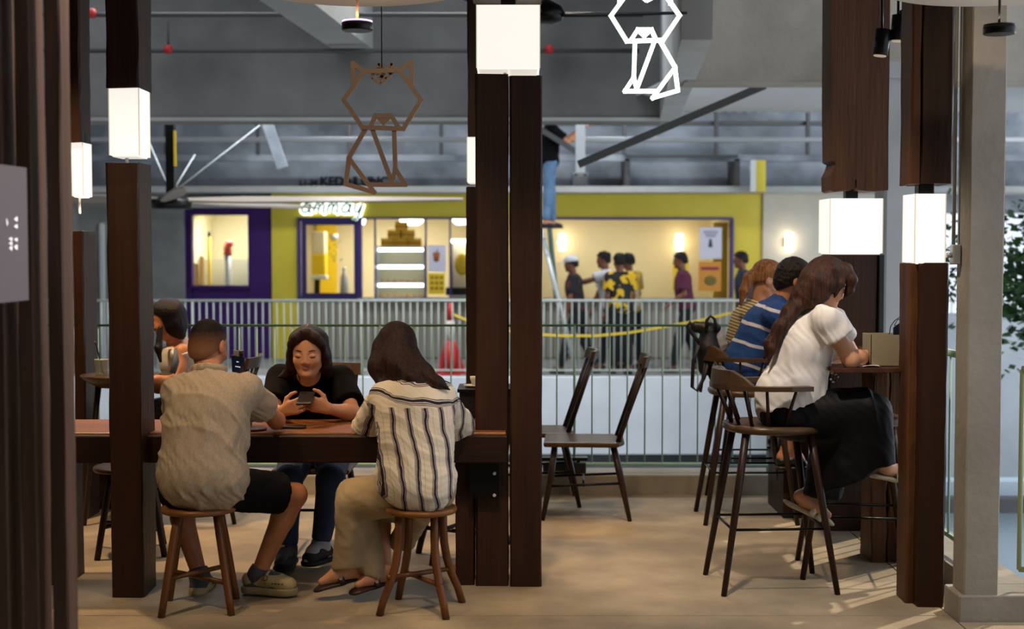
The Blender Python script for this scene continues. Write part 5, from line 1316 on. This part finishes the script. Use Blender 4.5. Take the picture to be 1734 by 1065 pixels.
def fade_mat(name, z0, z1, c0, c1):
    m = mat(name, c0, .75, spec=.2); n = m.node_tree.nodes; Lk = m.node_tree.links; tc = n.new('ShaderNodeTexCoord'); sx = n.new('ShaderNodeSeparateXYZ'); mr = n.new('ShaderNodeMapRange'); cr = n.new('ShaderNodeValToRGB')
    no = n.new('ShaderNodeTexNoise'); no.inputs['Scale'].default_value = 60; ad = n.new('ShaderNodeMath'); ad.operation = 'MULTIPLY_ADD'; ad.inputs[1].default_value = .03
    Lk.new(tc.outputs['Object'], sx.inputs[0]); Lk.new(tc.outputs['Object'], no.inputs['Vector']); Lk.new(no.outputs['Fac'], ad.inputs[0]); Lk.new(sx.outputs['Z'], ad.inputs[2]); Lk.new(ad.outputs[0], mr.inputs['Value'])
    mr.inputs['From Min'].default_value = z0; mr.inputs['From Max'].default_value = z1; cr.color_ramp.elements[0].color = (*hx(c0), 1); cr.color_ramp.elements[1].color = (*hx(c1), 1)
    Lk.new(mr.outputs[0], cr.inputs['Fac']); Lk.new(cr.outputs[0], n['Principled BSDF'].inputs['Base Color']); return m
s = SDF(.0045, .012); cap_hair(s, P['hed'], P['hf'], P['hu'], 1.0, .003, .04, back=-.13, tilt=1.1); soft('hair', s, fade_mat('faded_hair', P['hed'].z - .045, P['hed'].z + .09, '946547', '120c0a'), r)
m_clog = mat('beige_clog', 'b8a678', .6, col2='a8966b', vs=8); m_sole = mat('cream_sole', '9a8a66', .7); m_sock = mat('grey_sock', '4a4c52', .9, bump=.3, bs=200)
for S_ in 'LR':
    shoe(r, P['a' + S_], P['t' + S_], m_clog, m_sole, 'clog', r=.05, sole=.03, strap=m_clog)
    sock(r, P, S_, m_sock, .035)
# phone in his hand
q = W(404, 627, 6.72); t = thing('phone', 'phone with a dark lit screen held up by the man in beige', 'phone', tuple(q))
def slab(c, w, h, d, rx=0, ry=0, rz=0, ch=.004):
    mb = MB().box(-w / 2, w / 2, -d / 2, d / 2, -h / 2, h / 2, ch); M_ = Matrix.Translation(V(c)) @ Matrix.Rotation(rz, 4, 'Z') @ Matrix.Rotation(ry, 4, 'Y') @ Matrix.Rotation(rx, 4, 'X'); return rot_mb(mb, M_), M_
mb, M_ = slab(q, .072, .145, .009, .25, .12, -.35); mb.build('phone_body', m_blkp, t)
mb, M_ = slab(q, .066, .136, .0005, .25, .12, -.35); M2 = Matrix.Translation(M_.to_3x3() @ V((0, -.0052, 0))); rot_mb(mb, M2).build('screen', mat('dark_screen', '060a14', .15, emis=(.05, .12, .25), es=.04), t)
for i, (x, z, w) in enumerate(((0, .02, .028), (-.01, -.022, .034), (.012, -.024, .01), (0, .045, .012))):
    mb = MB().box(x - w / 2, x + w / 2, -.0062, -.0057, z - .0022, z + .0022); rot_mb(mb, M_).build('screen_text', mat('screen_text', 'c0d0e0', .5, emis=(.6, .75, .9), es=.6), t)
mb = MB().tube([M_ @ V((.018, 0, .072)), M_ @ V((.02, 0, .105))], .011, 12).build('clip_microphone', m_blkp, t)
mb = MB().box(-.025, .012, -.002, .002, .074, .1, .002); rot_mb(mb, M_).build('clip_mount', m_pipe, t)

# ---------------------------------------------------------------- B: woman in the striped shirt, seen from behind
P = make_P(pel=W(708, 818, 6.2), che=W(704, 722, 6.24), nek=W(688, 641, 6.38), hed=W(672, 602, 6.46), hf=V((-.25, .85, -.5)), hu=V((-.1, .4, .9)), g=.93, hg=.97,
  sL=W(652, 672, 6.31), sR=W(745, 672, 6.31), eL=W(628, 720, 6.60), eR=W(772, 722, 6.56), wL=W(660, 714, 6.8), wR=W(735, 714, 6.8),
  dL=V((.5, .8, 0)), dR=V((-.5, .8, 0)), nL=V((0, 0, -1)), nR=V((0, 0, -1)), cL=.3, cR=.3, thL=V((1, 0, 0)), thR=V((-1, 0, 0)),
  kL=W(588, 838, 6.44), kR=W(640, 862, 6.58), aL=W(598, 960, 6.40), aR=W(652, 966, 6.42), tL=W(545, 985, 6.36), tR=W(606, 990, 6.34), hL=W(680, 832, 6.24), hR=W(738, 832, 6.22))
m_strp = stripe_mat('striped_cotton', 'dfd5c2', [(.5, .07, '2c2836'), (.39, .02, '4a4450'), (.33, .016, '6a6270'), (.625, .035, '746c7c'), (.9, .008, '9a8f80')], (1, .25, .10), .072, warp=.03,
   yoke=(.0, (.12, 0, 1), .075, [(.5, .075, '2c2836'), (.36, .025, '5a5460'), (.28, .02, '6a6270'), (.64, .025, '5a5460')], 0.0))
# the yoke seam sits at this height above the person's base
for n_ in m_strp.node_tree.nodes:
    if n_.type == 'MATH' and n_.operation == 'GREATER_THAN': n_.inputs[1].default_value = W(700, 687, 6.2).z
r = person('woman in a white shirt with dark stripes seen from behind on the right stool', P)
body(r, P, sk_b)
def ex(s):
    s.cone(W(704, 705, 6.22), W(706, 795, 6.16), .158, .150, sq=((0, 1, 0), .78), k=.05)
    s.cone(W(700, 820, 6.13), W(722, 828, 6.13), .115, .110, sq=((0, 1, 0), .9), k=.05)
    s.cone(W(662, 684, 6.28), W(738, 680, 6.28), .075, .078, k=.05)
    s.cone(W(672, 790, 6.2), W(668, 812, 6.2), .085, .08, k=.05)
shirt(r, P, m_strp, off=.02, sl=1.08, hem=.135, amp=.007, seed=5, extra=ex, flare=.026, neckcut=.0, freq=24, fold=(.6, .1, .8), hemn=V((-.3, .1, -1)))
s = SDF(.005, .01)
for i in range(13):
    q0, q1 = [math.pi * 2 * (i + j) / 13 for j in (0, 1)]
    f_ = lambda q: P['nek'] + V((math.cos(q) * .07, math.sin(q) * .066 - .004, .0 - .02 * math.sin(q)))
    s.cone(f_(q0), f_(q1), .016, sq=((math.cos(q0), math.sin(q0), 0), .45), k=.008); s.cone(f_(q0) + V((math.cos(q0) * .016, math.sin(q0) * .016, -.028)), f_(q1) + V((math.cos(q1) * .016, math.sin(q1) * .016, -.028)), .014, sq=((math.cos(q0), math.sin(q0), 0), .5), k=.008)
soft('collar', s, mat('cream_cotton', 'cdbfa6', .85), r)
m_khk = mat('beige_trouser', 'a8977a', .9, col2='9a896d', vs=6, bump=.15, bs=60, spec=.15)
def ex(s):
    s.cone(W(690, 838, 6.22), W(600, 852, 6.36), .092, .078, k=.04); s.cone(W(598, 856, 6.36), W(588, 990, 6.38), .076, .074, k=.02, cuts=[((.1, 0, -1), W(583, 962, 6.36))])
    s.cone(W(612, 862, 6.42), W(634, 1000, 6.4), .07, .066, k=.02, cuts=[((-.35, 0, -1), W(628, 974, 6.38))])
    s.cone(W(720, 845, 6.3), W(682, 915, 6.52), .07, .06, k=.03, cuts=[((0, 0, -1), W(690, 935, 6.45))])
trousers(r, P, m_khk, 1.0, 1.0, .07, .06, off=.012, amp=.004, seed=8, extra=ex, freq=24)
s = SDF(.0045, .02); cap_hair(s, P['hed'], P['hf'], P['hu'], .97, .017, .06, back=-.1)
s.chain([W(672, 575, 6.42), W(674, 615, 6.38), W(690, 648, 6.31)], [.085, .09, .068], k=.03); s.chain([W(650, 590, 6.42), W(645, 622, 6.38), W(648, 650, 6.32)], [.055, .055, .03], k=.03)
s.chain([W(690, 610, 6.36), W(716, 632, 6.26), W(742, 648, 6.2), W(762, 660, 6.2)], [.066, .045, .022, .004], k=.03)
s.chain([W(680, 620, 6.32), W(700, 640, 6.24), W(728, 660, 6.2), W(735, 668, 6.2)], [.06, .04, .018, .006], k=.02)
soft('hair', s, h_drk, r, disp=folds(.0018, 70, (1, .2, .25), 3, .1))
m_flip = mat('dark_red_sandal', '2c0f0c', .5); 
for S_ in 'LR':
    o = sandal(r, P['a' + S_], P['t' + S_], m_flip, m_flip, straps=1)
# ---------------------------------------------------------------- C: woman in the black T-shirt, facing us
P = make_P(pel=W(532, 762, 7.4), che=W(527, 686, 7.27), nek=W(523, 636, 7.14), hed=W(522, 595, 7.04), hf=V((-.02, -.985, -.17)), hu=V((0, -.17, .985)), g=.97, hg=1.08,
  sR=W(474, 640, 7.2), sL=W(577, 641, 7.2), eR=W(461, 700, 7.0), eL=W(598, 700, 7.0), wR=W(479, 696, 6.87), wL=W(557, 692, 6.87),
  dR=V((.8, -.4, .3)), dL=V((-.8, -.4, .3)), nR=V((.35, .85, .2)), nL=V((-.35, .85, .2)), cR=.55, cL=.55, thR=V((0, .3, 1)), thL=V((0, .3, 1)),
  kR=W(487, 815, 6.98), kL=W(560, 812, 6.98), aR=W(488, 930, 7.0), aL=W(543, 922, 6.98), tR=W(478, 950, 6.84), tL=W(522, 948, 6.9), hR=W(502, 778, 7.34), hL=W(562, 778, 7.34))
r = person('woman in a black t-shirt facing the camera and looking down at her phone', P)
body(r, P, skin('skin_warm', 'c48f6c', 'b9835f'), fh=.003, hh=.0036)
shirt(r, P, mat('black_tshirt', '070707', .9, spec=.12), off=.014, sl=.72, hem=.10, amp=.004, seed=21, flare=.018, neckcut=None, freq=26, k=.03)
trousers(r, P, mat('blue_jeans', '263650', .85, col2='33455f', vs=8), 1.93, 1.93, .068, .05, off=.014, amp=.002, seed=9, nm='jeans')
s = SDF(.004, .015); C_ = P['hed']; rr, ff, uu = frame(P['hf'], P['hu']); L = lambda x, y, z: C_ + (rr * x + ff * y + uu * z) * 1.06
s.ell(L(0, -.016, .036), [.085, .106, .096], [rr, ff, uu], cuts=[(ff * 1.0 - uu * .75, L(0, .058, .062))])
for sx in (-1, 1):   # two curtains falling from the centre parting
    s.chain([L(sx * .014, .058, .104), L(sx * .046, .062, .078), L(sx * .071, .046, .045), L(sx * .081, .024, -.01), L(sx * .082, .004, -.06)], [.020, .020, .013, .010, .012], k=.03)
    s.chain([L(sx * .055, -.02, .05), L(sx * .070, -.015, -.02), L(sx * .078, -.02, -.08), L(sx * .088, -.03, -.12)], [.040, .030, .027, .016], k=.035)
s.chain([L(0, -.06, .03), L(0, -.07, -.04), L(0, -.06, -.11)], [.07, .068, .05], k=.03)
s.chain([L(.085, -.02, -.09), L(.115, -.02, -.12), L(.15, -.01, -.13)], [.022, .014, .005], k=.03)
soft('hair', s, hairm('hair_brown_black', '160a08', '2c1712'), r, disp=folds(.0008, 90, (1, .1, .1), 6, .1), cuts=())
MB().tube([L(0, .03, .1235), L(0, -.02, .1270)], .0016, 6).build('hair_parting', sk_b, r)
for S_ in 'LR':
    shoe(r, P['a' + S_], P['t' + S_], mat('dark_shoe', '1e1d1c', .7), mat('black_sole', '0f0f10', .7), 'shoe', r=.048, sole=.02)
    sock(r, P, S_, mat('pale_sock', 'a9abb2', .9) if S_ == 'L' else m_sock, .07)
q = W(516, 676, 6.79); t = thing('phone', 'dark phone held in both hands by the woman in black', 'phone', tuple(q))
mb, M_ = slab(q + V((.004, .0, .005)), .074, .15, .009, -1.28, 0, .0); mb.build('phone_body', m_blkp, t)
for x in (-.025, -.008): mb = MB().lathe((0, 0, 0), [(.0065, 0), (.0065, .002)], 12); M3 = M_ @ Matrix.Translation((x, -.005, .055)) @ Matrix.Rotation(math.pi / 2, 4, 'X'); rot_mb(mb, M3).build('camera_lens', m_blk, t)

# ---------------------------------------------------------------- D: woman in a white sleeveless top, left behind the post
P = make_P(pel=W(322, 684, 8.3), che=W(306, 620, 8.26), nek=W(297, 577, 8.22), hed=W(284, 541, 8.2), hf=V((-.95, -.15, -.3)), hu=V((-.2, 0, 1)), g=.95, hg=.97,
  sL=W(309, 596, 8.07), sR=W(303, 592, 8.4), eL=W(300, 650, 7.98), eR=W(280, 655, 8.45), wL=W(268, 642, 7.9), wR=W(240, 655, 8.3), dL=V((-1, 0, -.1)), dR=V((-1, -.2, 0)), nL=V((0, 0, -1)), nR=V((0, 0, -1)),
  thL=V((0, 1, .3)), thR=V((0, -1, 0)), kL=W(222, 700, 8.4), kR=W(216, 700, 8.6), aL=W(226, 820, 8.45), aR=W(216, 820, 8.6), tL=W(205, 838, 8.45), tR=W(200, 838, 8.6))
r = person('woman in a white sleeveless top sitting behind the left post', P)
body(r, P, sk_a, h=.009, hh=.0055, fh=.0045)
shirt(r, P, mat('white_top', 'b9b4ad', .85), off=.010, sl=0, hem=.12, amp=.003, seed=31, neckcut=-.015, h=.009, nm='top')
trousers(r, P, mat('dark_cloth', '15151a', .9), 1.9, 1.9, .065, .05, off=.012, amp=.002, seed=9)
s = SDF(.005, .02); cap_hair(s, P['hed'], P['hf'], P['hu'], .97, .009, .055, back=-.09)
s.chain([W(292, 530, 8.17), W(298, 552, 8.17), W(307, 568, 8.16)], [.07, .06, .025], k=.03); s.chain([W(272, 555, 8.08), W(268, 590, 8.05), W(272, 612, 8.04)], [.015, .02, .008], k=.02)
soft('hair', s, h_blk, r, disp=folds(.002, 90, (1, 1, .1), 3))
for S_ in 'LR': shoe(r, P['a' + S_], P['t' + S_], m_blkp, m_blkp, 'shoe', r=.04, h=.008)
dup(sc, (P['pel'].x + .02, P['pel'].y + .02, 0), math.pi, 'dark chair of the woman in the white sleeveless top')
o = MB().tube([W(297, 590, 7.97), W(298, 612, 7.95), W(292, 632, 7.93)], [.008, .02, .018], 10).build('shoulder_bag', mat('grey_blue_bag', '4a5563', .7), origin=tuple(W(297, 632, 7.95))); tag(o, 'small grey blue bag at the side of the woman in the sleeveless top', 'bag')

# ---------------------------------------------------------------- E: woman in the white T-shirt at the bar
P = make_P(pel=W(1328, 690, 6.66), che=W(1364, 586, 6.62), nek=W(1396, 513, 6.60), hed=W(1399, 481, 6.60), hf=V((.9, .1, -.38)), hu=V((.38, 0, .92)), g=.96, hg=.97,
  sR=W(1400, 538, 6.45), sL=W(1406, 536, 6.79), eR=W(1440, 610, 6.46), eL=W(1452, 616, 6.90), wR=W(1482, 600, 6.64), wL=W(1422, 618, 6.72), dR=V((1, .2, .0)), dL=V((-.9, -.4, 0)), nR=V((0, 0, -1)), nL=V((0, 0, -1)),
  thR=V((0, 1, .2)), thL=V((0, -1, .2)), kR=W(1472, 690, 6.56), kL=W(1446, 700, 6.78), aR=W(1498, 790, 6.66), aL=W(1364, 846, 6.72), tR=W(1536, 806, 6.72), tL=W(1402, 872, 6.70), hR=W(1330, 704, 6.57), hL=W(1330, 704, 6.77), tip=True, cb=V((-1, 0, 0)))
r = person('woman in a white t-shirt and black trousers leaning on the bar counter', P)
body(r, P, sk_b)
def ex(s):
    s.cone(W(1362, 585, 6.62), W(1338, 668, 6.62), .13, .13, sq=((0, 1, 0), 1.1), k=.05)
    s.cone(W(1322, 660, 6.6), W(1322, 672, 6.62), .10, .10, k=.05); s.cone(W(1362, 640, 6.58), W(1368, 668, 6.58), .09, .085, k=.05)
m_wht = mat('white_cotton', 'ebe7e4', .85, col2='e0dbd6', vs=3, bump=.1, bs=40, spec=.15)
shirt(r, P, m_wht, off=.016, sl=.46, hem=.04, amp=.007, seed=14, extra=ex, flare=.02, neckcut=-.004, freq=24, fold=(.8, .2, .6), hemn=V((.12, 0, -1)))
def ex(s):
    s.cone(W(1345, 705, 6.62), W(1470, 700, 6.62), .115, .10, k=.05)
    s.cone(W(1478, 696, 6.56), W(1490, 850, 6.6), .085, .088, k=.05, cuts=[((.12, 0, -1), W(1490, 786, 6.6))])
    s.cone(W(1452, 720, 6.6), W(1430, 860, 6.6), .12, .11, k=.05, cuts=[((.38, 0, -1), W(1440, 812, 6.6))])
    s.cone(W(1420, 720, 6.7), W(1382, 880, 6.68), .11, .085, k=.05, cuts=[((-.1, 0, -1), W(1385, 842, 6.66))])
trousers(r, P, mat('black_satin', '050508', .6, spec=.2), 1.0, 1.0, .09, .08, off=.02, amp=.006, seed=17, extra=ex, freq=18)
mb = MB(); un = 0
s = SDF(.0045, .02); rr, ff, uu = frame(P['hf'], P['hu']); C_ = P['hed']; L = lambda x, y, z: C_ + rr * x + ff * y + uu * z
cap_hair(s, C_, P['hf'], P['hu'], 1.0, .012, .064, back=-.09)
s.chain([L(.03, .05, .10), L(.05, .088, .06), L(.045, .10, .015), L(.05, .088, -.03)], [.03, .024, .018, .006], k=.02)      # fringe hanging forward
s.chain([L(.05, .03, .08), L(.080, .035, .02), L(.079, .035, -.045)], [.03, .018, .006], k=.015); s.chain([L(.06, -.02, .06), L(.080, -.01, .0), L(.078, -.015, -.06), L(.06, -.03, -.105)], [.04, .026, .024, .016], k=.02)
s.chain([L(.03, -.05, -.02), L(.035, -.06, -.08), W(1366, 512, 6.54)], [.07, .055, .03], k=.03); s.chain([L(-.05, .03, .09), L(-.08, .03, .02), L(-.075, .03, -.05)], [.03, .024, .014], k=.02)
s.chain([W(1380, 474, 6.58), W(1360, 500, 6.58), W(1338, 528, 6.58), W(1320, 556, 6.57), W(1304, 582, 6.57), W(1295, 606, 6.57)], [.07, .05, .034, .029, .024, .007], k=.03)
s.chain([W(1350, 520, 6.54), W(1326, 552, 6.53), W(1308, 590, 6.53), W(1300, 618, 6.53)], [.03, .022, .018, .005], k=.02)
soft('hair', s, h_red, r, disp=folds(.0012, 60, (.9, .3, .5), 8, .1))
for S_ in 'LR': sandal(r, P['a' + S_], P['t' + S_], mat('white_leather', 'd0c8b4', .5), mat('cream_footbed', 'b5a888', .7), nm='sandal')
q = W(1413, 640, 6.5); t = thing('charm', 'small silver bead charm hanging under the bar by her elbow', 'charm', tuple(q)); rg = random.Random(3)
for k in range(9): MB().ball((q.x + rg.uniform(-.015, .015), q.y + rg.uniform(-.01, .01), q.z - .025 + .006 * k), .006, 8, 6).build('bead', m_pipe if k % 2 else m_blk, t)
# ---------------------------------------------------------------- F: man in the blue striped shirt
P = make_P(pel=W(1268, 634, 8.3), che=W(1292, 562, 8.28), nek=W(1328, 505, 8.26), hed=W(1344, 474, 8.26), hf=V((.9, .1, -.35)), hu=V((.35, 0, .9)), g=1.04, hg=1.04,
  sR=W(1313, 534, 8.08), sL=W(1322, 530, 8.46), eR=W(1362, 590, 8.05), eL=W(1370, 585, 8.5), wR=W(1412, 586, 8.15), wL=W(1414, 584, 8.4), dR=V((1, 0, 0)), dL=V((1, 0, 0)), nR=V((0, 0, -1)), nL=V((0, 0, -1)), thR=V((0, 1, .2)), thL=V((0, -1, .2)),
  kR=W(1380, 645, 8.2), kL=W(1375, 645, 8.42), aR=W(1334, 760, 8.18), aL=W(1338, 760, 8.42), tR=W(1362, 786, 8.18), tL=W(1368, 786, 8.42))
r = person('man in a blue shirt with white stripes at the bar behind the woman in white', P)
body(r, P, sk_a, h=.009, hh=.006, fh=.0045)
upv = nrm(P['che'] - P['pel'])
m_blu = stripe_mat('blue_striped_jersey', '1f3f78', [(.5, .085, 'b9bccb')], tuple(nrm((upv.x * .8 + .10, 0, 1))), .115, warp=.02)
def ex(s): s.cone(W(1300, 560, 8.26), W(1266, 616, 8.28), .135, .145, k=.05)
shirt(r, P, m_blu, off=.02, sl=.8, hem=.12, amp=.005, seed=24, extra=ex, flare=.02, freq=22, h=.009)
trousers(r, P, mat('blue_jeans', '263650'), 1.85, 1.85, .07, .055, off=.01, amp=.002, seed=9, nm='jeans')
s = SDF(.005, .015); cap_hair(s, P['hed'], P['hf'], P['hu'], 1.04, .010, .05, back=-.11, tilt=1.2); soft('hair', s, h_blk, r, disp=folds(.003, 160, (1, 1, 1), 3))
for S_ in 'LR': shoe(r, P['a' + S_], P['t' + S_], m_blkp, m_blkp, 'shoe', r=.042, h=.008)
# ---------------------------------------------------------------- G: woman with a light brown ponytail
P = make_P(pel=W(1254, 618, 8.86), che=W(1266, 560, 8.84), nek=W(1286, 510, 8.82), hed=W(1299, 474, 8.8), hf=V((.9, .05, -.4)), hu=V((.4, 0, .9)), g=.97, hg=1.0,
  sR=W(1274, 532, 8.66), sL=W(1284, 528, 8.98), eR=W(1316, 582, 8.62), eL=W(1320, 580, 8.95), wR=W(1370, 572, 8.7), wL=W(1372, 572, 8.88), dR=V((1, 0, 0)), dL=V((1, 0, 0)), nR=V((0, 0, -1)), nL=V((0, 0, -1)), thR=V((0, 1, .2)), thL=V((0, -1, .2)),
  kR=W(1355, 628, 8.76), kL=W(1352, 628, 8.94), aR=W(1318, 730, 8.76), aL=W(1322, 730, 8.94), tR=W(1345, 752, 8.76), tL=W(1348, 752, 8.94))
r = person('woman with a light brown ponytail in a finely striped top, furthest at the bar', P)
body(r, P, sk_b, h=.010, hh=.006, fh=.0045)
m_fine = stripe_mat('fine_striped_knit', 'c4b182', [(.5, .2, '5d4a33')], tuple(nrm((.35, 0, 1))), .019, warp=.004)
shirt(r, P, m_fine, off=.016, sl=.8, hem=.1, amp=.003, seed=26, flare=.02, freq=20, h=.009, nm='top')
trousers(r, P, mat('dark_cloth', '15151a'), 1.85, 1.85, .065, .05, off=.01, amp=.002, seed=9)
s = SDF(.005, .015); cap_hair(s, P['hed'], P['hf'], P['hu'], 1.0, .010, .05, back=-.07)
s.chain([W(1278, 462, 8.78), W(1268, 470, 8.76), W(1260, 492, 8.74), W(1254, 515, 8.73)], [.03, .034, .03, .01], k=.015)
soft('hair', s, h_lt, r, disp=folds(.002, 100, (.8, .3, .4), 2))
MB().tube([W(1300, 474, 8.7), W(1318, 480, 8.7)], .0025, 6).build('glasses_arm', m_metw, r)
for S_ in 'LR': shoe(r, P['a' + S_], P['t' + S_], m_blkp, m_blkp, 'shoe', r=.04, h=.008)
# black bag hanging on the blue-shirt man's chair
t = thing('backpack', 'black bag with loose straps hanging on the back of the bar stool', 'bag', tuple(W(1192, 600, 8.2)))
s = SDF(.006, .02); s.chain([W(1200, 562, 8.25), W(1198, 590, 8.25), W(1194, 622, 8.25)], [.05, .075, .05], sq=((1, 0, .2), .85)); s.cone(W(1178, 553, 8.25), W(1212, 556, 8.25), .03, .03)
m_nyl = mat('black_nylon', '0d0e10', .55, bump=.2, bs=50); soft('bag_body', s, m_nyl, t, disp=folds(.004, 40, (.3, .2, 1), 4))
MB().tube([W(x, y, 8.2) for x, y in ((1196, 560), (1197, 542), (1203, 535), (1210, 540), (1214, 562))], .010, 8).build('handle', m_nyl, t)
MB().tube([W(x, y, 8.18) for x, y in ((1174, 552), (1168, 546), (1164, 552), (1176, 570), (1184, 580))], .012, 8).build('handle', m_nyl, t)
MB().tube([W(x, y, 8.18) for x, y in ((1184, 585), (1174, 610), (1172, 655), (1180, 662), (1192, 640), (1200, 612))], .011, 8).build('strap', m_nyl, t)
MB().tube([W(x, y, 8.2) for x, y in ((1196, 600), (1190, 640), (1186, 664))], .009, 8).build('strap', m_nyl, t)
t = thing('plastic_bag', 'small clear crumpled bag hanging beside the black bag', 'bag', tuple(W(1222, 575, 8.4))); s = SDF(.006, .02); s.chain([W(1220, 560, 8.42), W(1221, 582, 8.42)], [.02, .04]); soft('bag_body', s, mat('hazy_plastic', 'b0b3b8', .3, alpha=.5), t, disp=folds(.004, 70, (.3, .2, 1), 5))

# ---------------------------------------------------------------- people walking along the far corridor
def walker(label, px, yt, yf, Y, f, shirt_m, pants_m, hair_m, sm=None, stride=.25, arms=((-.1, .1), (.1, .1)), lean=.03, z0=ZF, hat=None, sl=.75, lift=None, hlen=0, headf=None):
    """arms: for left and right (forward swing of elbow, forward swing of wrist)"""
    top = W(px, yt, Y); H = top.z - z0; x = top.x; f = nrm((f[0], f[1], 0)); rt = f.cross(V((0, 0, 1))); g = H / 1.75; B = V((x, Y, z0)); up = V((0, 0, 1))
    Q = lambda a, b, c: B + f * a * g + rt * b * g + up * c * H
    k = dict(pel=Q(0, 0, .545), che=Q(lean, 0, .70), nek=Q(lean + .02, 0, .845), hed=Q(lean + .05, 0, .925), hf=V(headf) if headf else f + V((0, 0, -.12)), g=g, hg=g * .98,
      sL=Q(lean, -.165, .805), sR=Q(lean, .165, .805), kL=Q(stride * .55, -.09, .285), kR=Q(-stride * .35, .09, .275), aL=Q(stride, -.08, .05), aR=Q(-stride, .08, .06), tL=Q(stride + .14, -.08, .022), tR=Q(-stride + .13, .08, .022))
    for i, S_ in enumerate('LR'):
        a = arms[i]; sy = -1 if S_ == 'L' else 1; dz = a[2] if len(a) > 2 else -.28; dz2 = a[3] if len(a) > 3 else dz - .24
        k['e' + S_] = Q(lean + a[0], sy * .2, .805 + dz / 1.75); k['w' + S_] = Q(lean + a[1], sy * .19, .805 + dz2 / 1.75)
    P = make_P(**k)
    r = person(label, P, 'people in the far corridor', z=z0)
    body(r, P, sm or sk_c, h=.014, hh=.009, fh=.008, face=True)
    shirt(r, P, shirt_m, off=.022, sl=sl, hem=.13, amp=.004, seed=int(px), flare=.02, h=.013, freq=18)
    trousers(r, P, pants_m, 1.93, 1.93, .075, .06, off=.012, amp=.003, h=.013, seed=int(px))
    s = SDF(.008, .015); cap_hair(s, P['hed'], P['hf'], P['hu'], g, .012, .048, back=-.05); soft('hair', s, hair_m, r, disp=folds(.011, 120, (1, 1, 1), int(px)))
    for S_ in 'LR': shoe(r, P['a' + S_], P['t' + S_], m_blkp, m_blkp, 'shoe', r=.045, h=.012)
    if hat:
        s = SDF(.008, .01); rr, ff, uu = frame(P['hf'], P['hu']); C_ = P['hed']; s.ell(C_ + uu * .045 + ff * -.01, [.092, .112, .085], [rr, ff, uu], cuts=[(-uu, C_ + uu * .035)]); s.cone(C_ + ff * .09 + uu * .04, C_ + ff * .14 + uu * .032, .055, .05, sq=((0, 0, 1), .2))
        soft('cap', s, hat, r)
    return r, P
m_trs = mat('dark_trousers', '17191c', .9); m_yb = mat('yellow_black_print', '14130f', .8, col2='d3a915', vs=9, ramp=(.50, .53), detail=1)
m_wp = mat('white_pink_print', 'c9c6c8', .8, col2='b8405e', vs=7, ramp=(.55, .6), detail=1); m_mar = mat('maroon_tshirt', '5c1c38', .85, col2='541732', vs=3); m_bt = mat('black_yellow_shirt', '121114', .85, col2='6a2a35', vs=8, ramp=(.55, .65))
walker('person in a white cap and dark jersey walking left in the corridor', 979, 432, 634, 20.35, (-1, .1, 0), m_bt, m_trs, h_blk, hat=mat('white_cap', 'c9c9cb', .7), arms=((.05, .1), (0, .18)), stride=.26, lean=.06)
walker('person in a white shirt reaching an arm out to the left in the corridor', 1034, 425, 632, 20.8, (-1, 0, 0), mat('white_shirt', 'c3c4c6', .85), m_trs, h_blk, arms=((.25, .48, -.08, -.14), (.1, .2)), stride=.14, lean=.06)
walker('person in a black and yellow printed shirt seen from behind in the corridor', 1052, 428, 636, 20.25, (-.35, 1, 0), m_yb, m_trs, h_blk, arms=((.0, .05), (0, .05)), stride=.1)
walker('person with a yellow sleeve and dark hair half hidden in the corridor group', 1070, 428, 634, 20.9, (-.6, .6, 0), mat('yellow_sleeve_shirt', 'c7a01c', .8, col2='b9b6ba', vs=5, ramp=(.45, .6)), m_trs, h_blk, arms=((.0, .05), (0, .1)), stride=.12)
walker('person in a maroon t-shirt walking left past the posters', 1163, 426, 633, 20.5, (-1, .05, 0), m_mar, m_trs, h_blk, arms=((.0, .22, -.27, -.42), (-.1, -.02)), stride=.2, lean=.05)
walker('person in a dark blue shirt walking left behind the bar group', 1263, 425, 634, 20.6, (-1, .05, 0), mat('dark_blue_shirt', '23283a', .85), m_trs, h_blk, arms=((.0, .1), (-.1, 0)), stride=.2, lean=.03)
zl = W(920, 388, 20).z
walker('worker in a black t-shirt and jeans reaching up from the step ladder', 930, 178, 388, 19.75, (1, .15, 0), mat('black_tshirt', '0b0b0b'), mat('faded_jeans', '4a6480', .85, col2='5c7a98', vs=8), h_blk, sm=sk_a, z0=zl, arms=((.22, .42, -.18, .0), (.2, .4, -.2, -.02)), stride=.06, lean=.02)
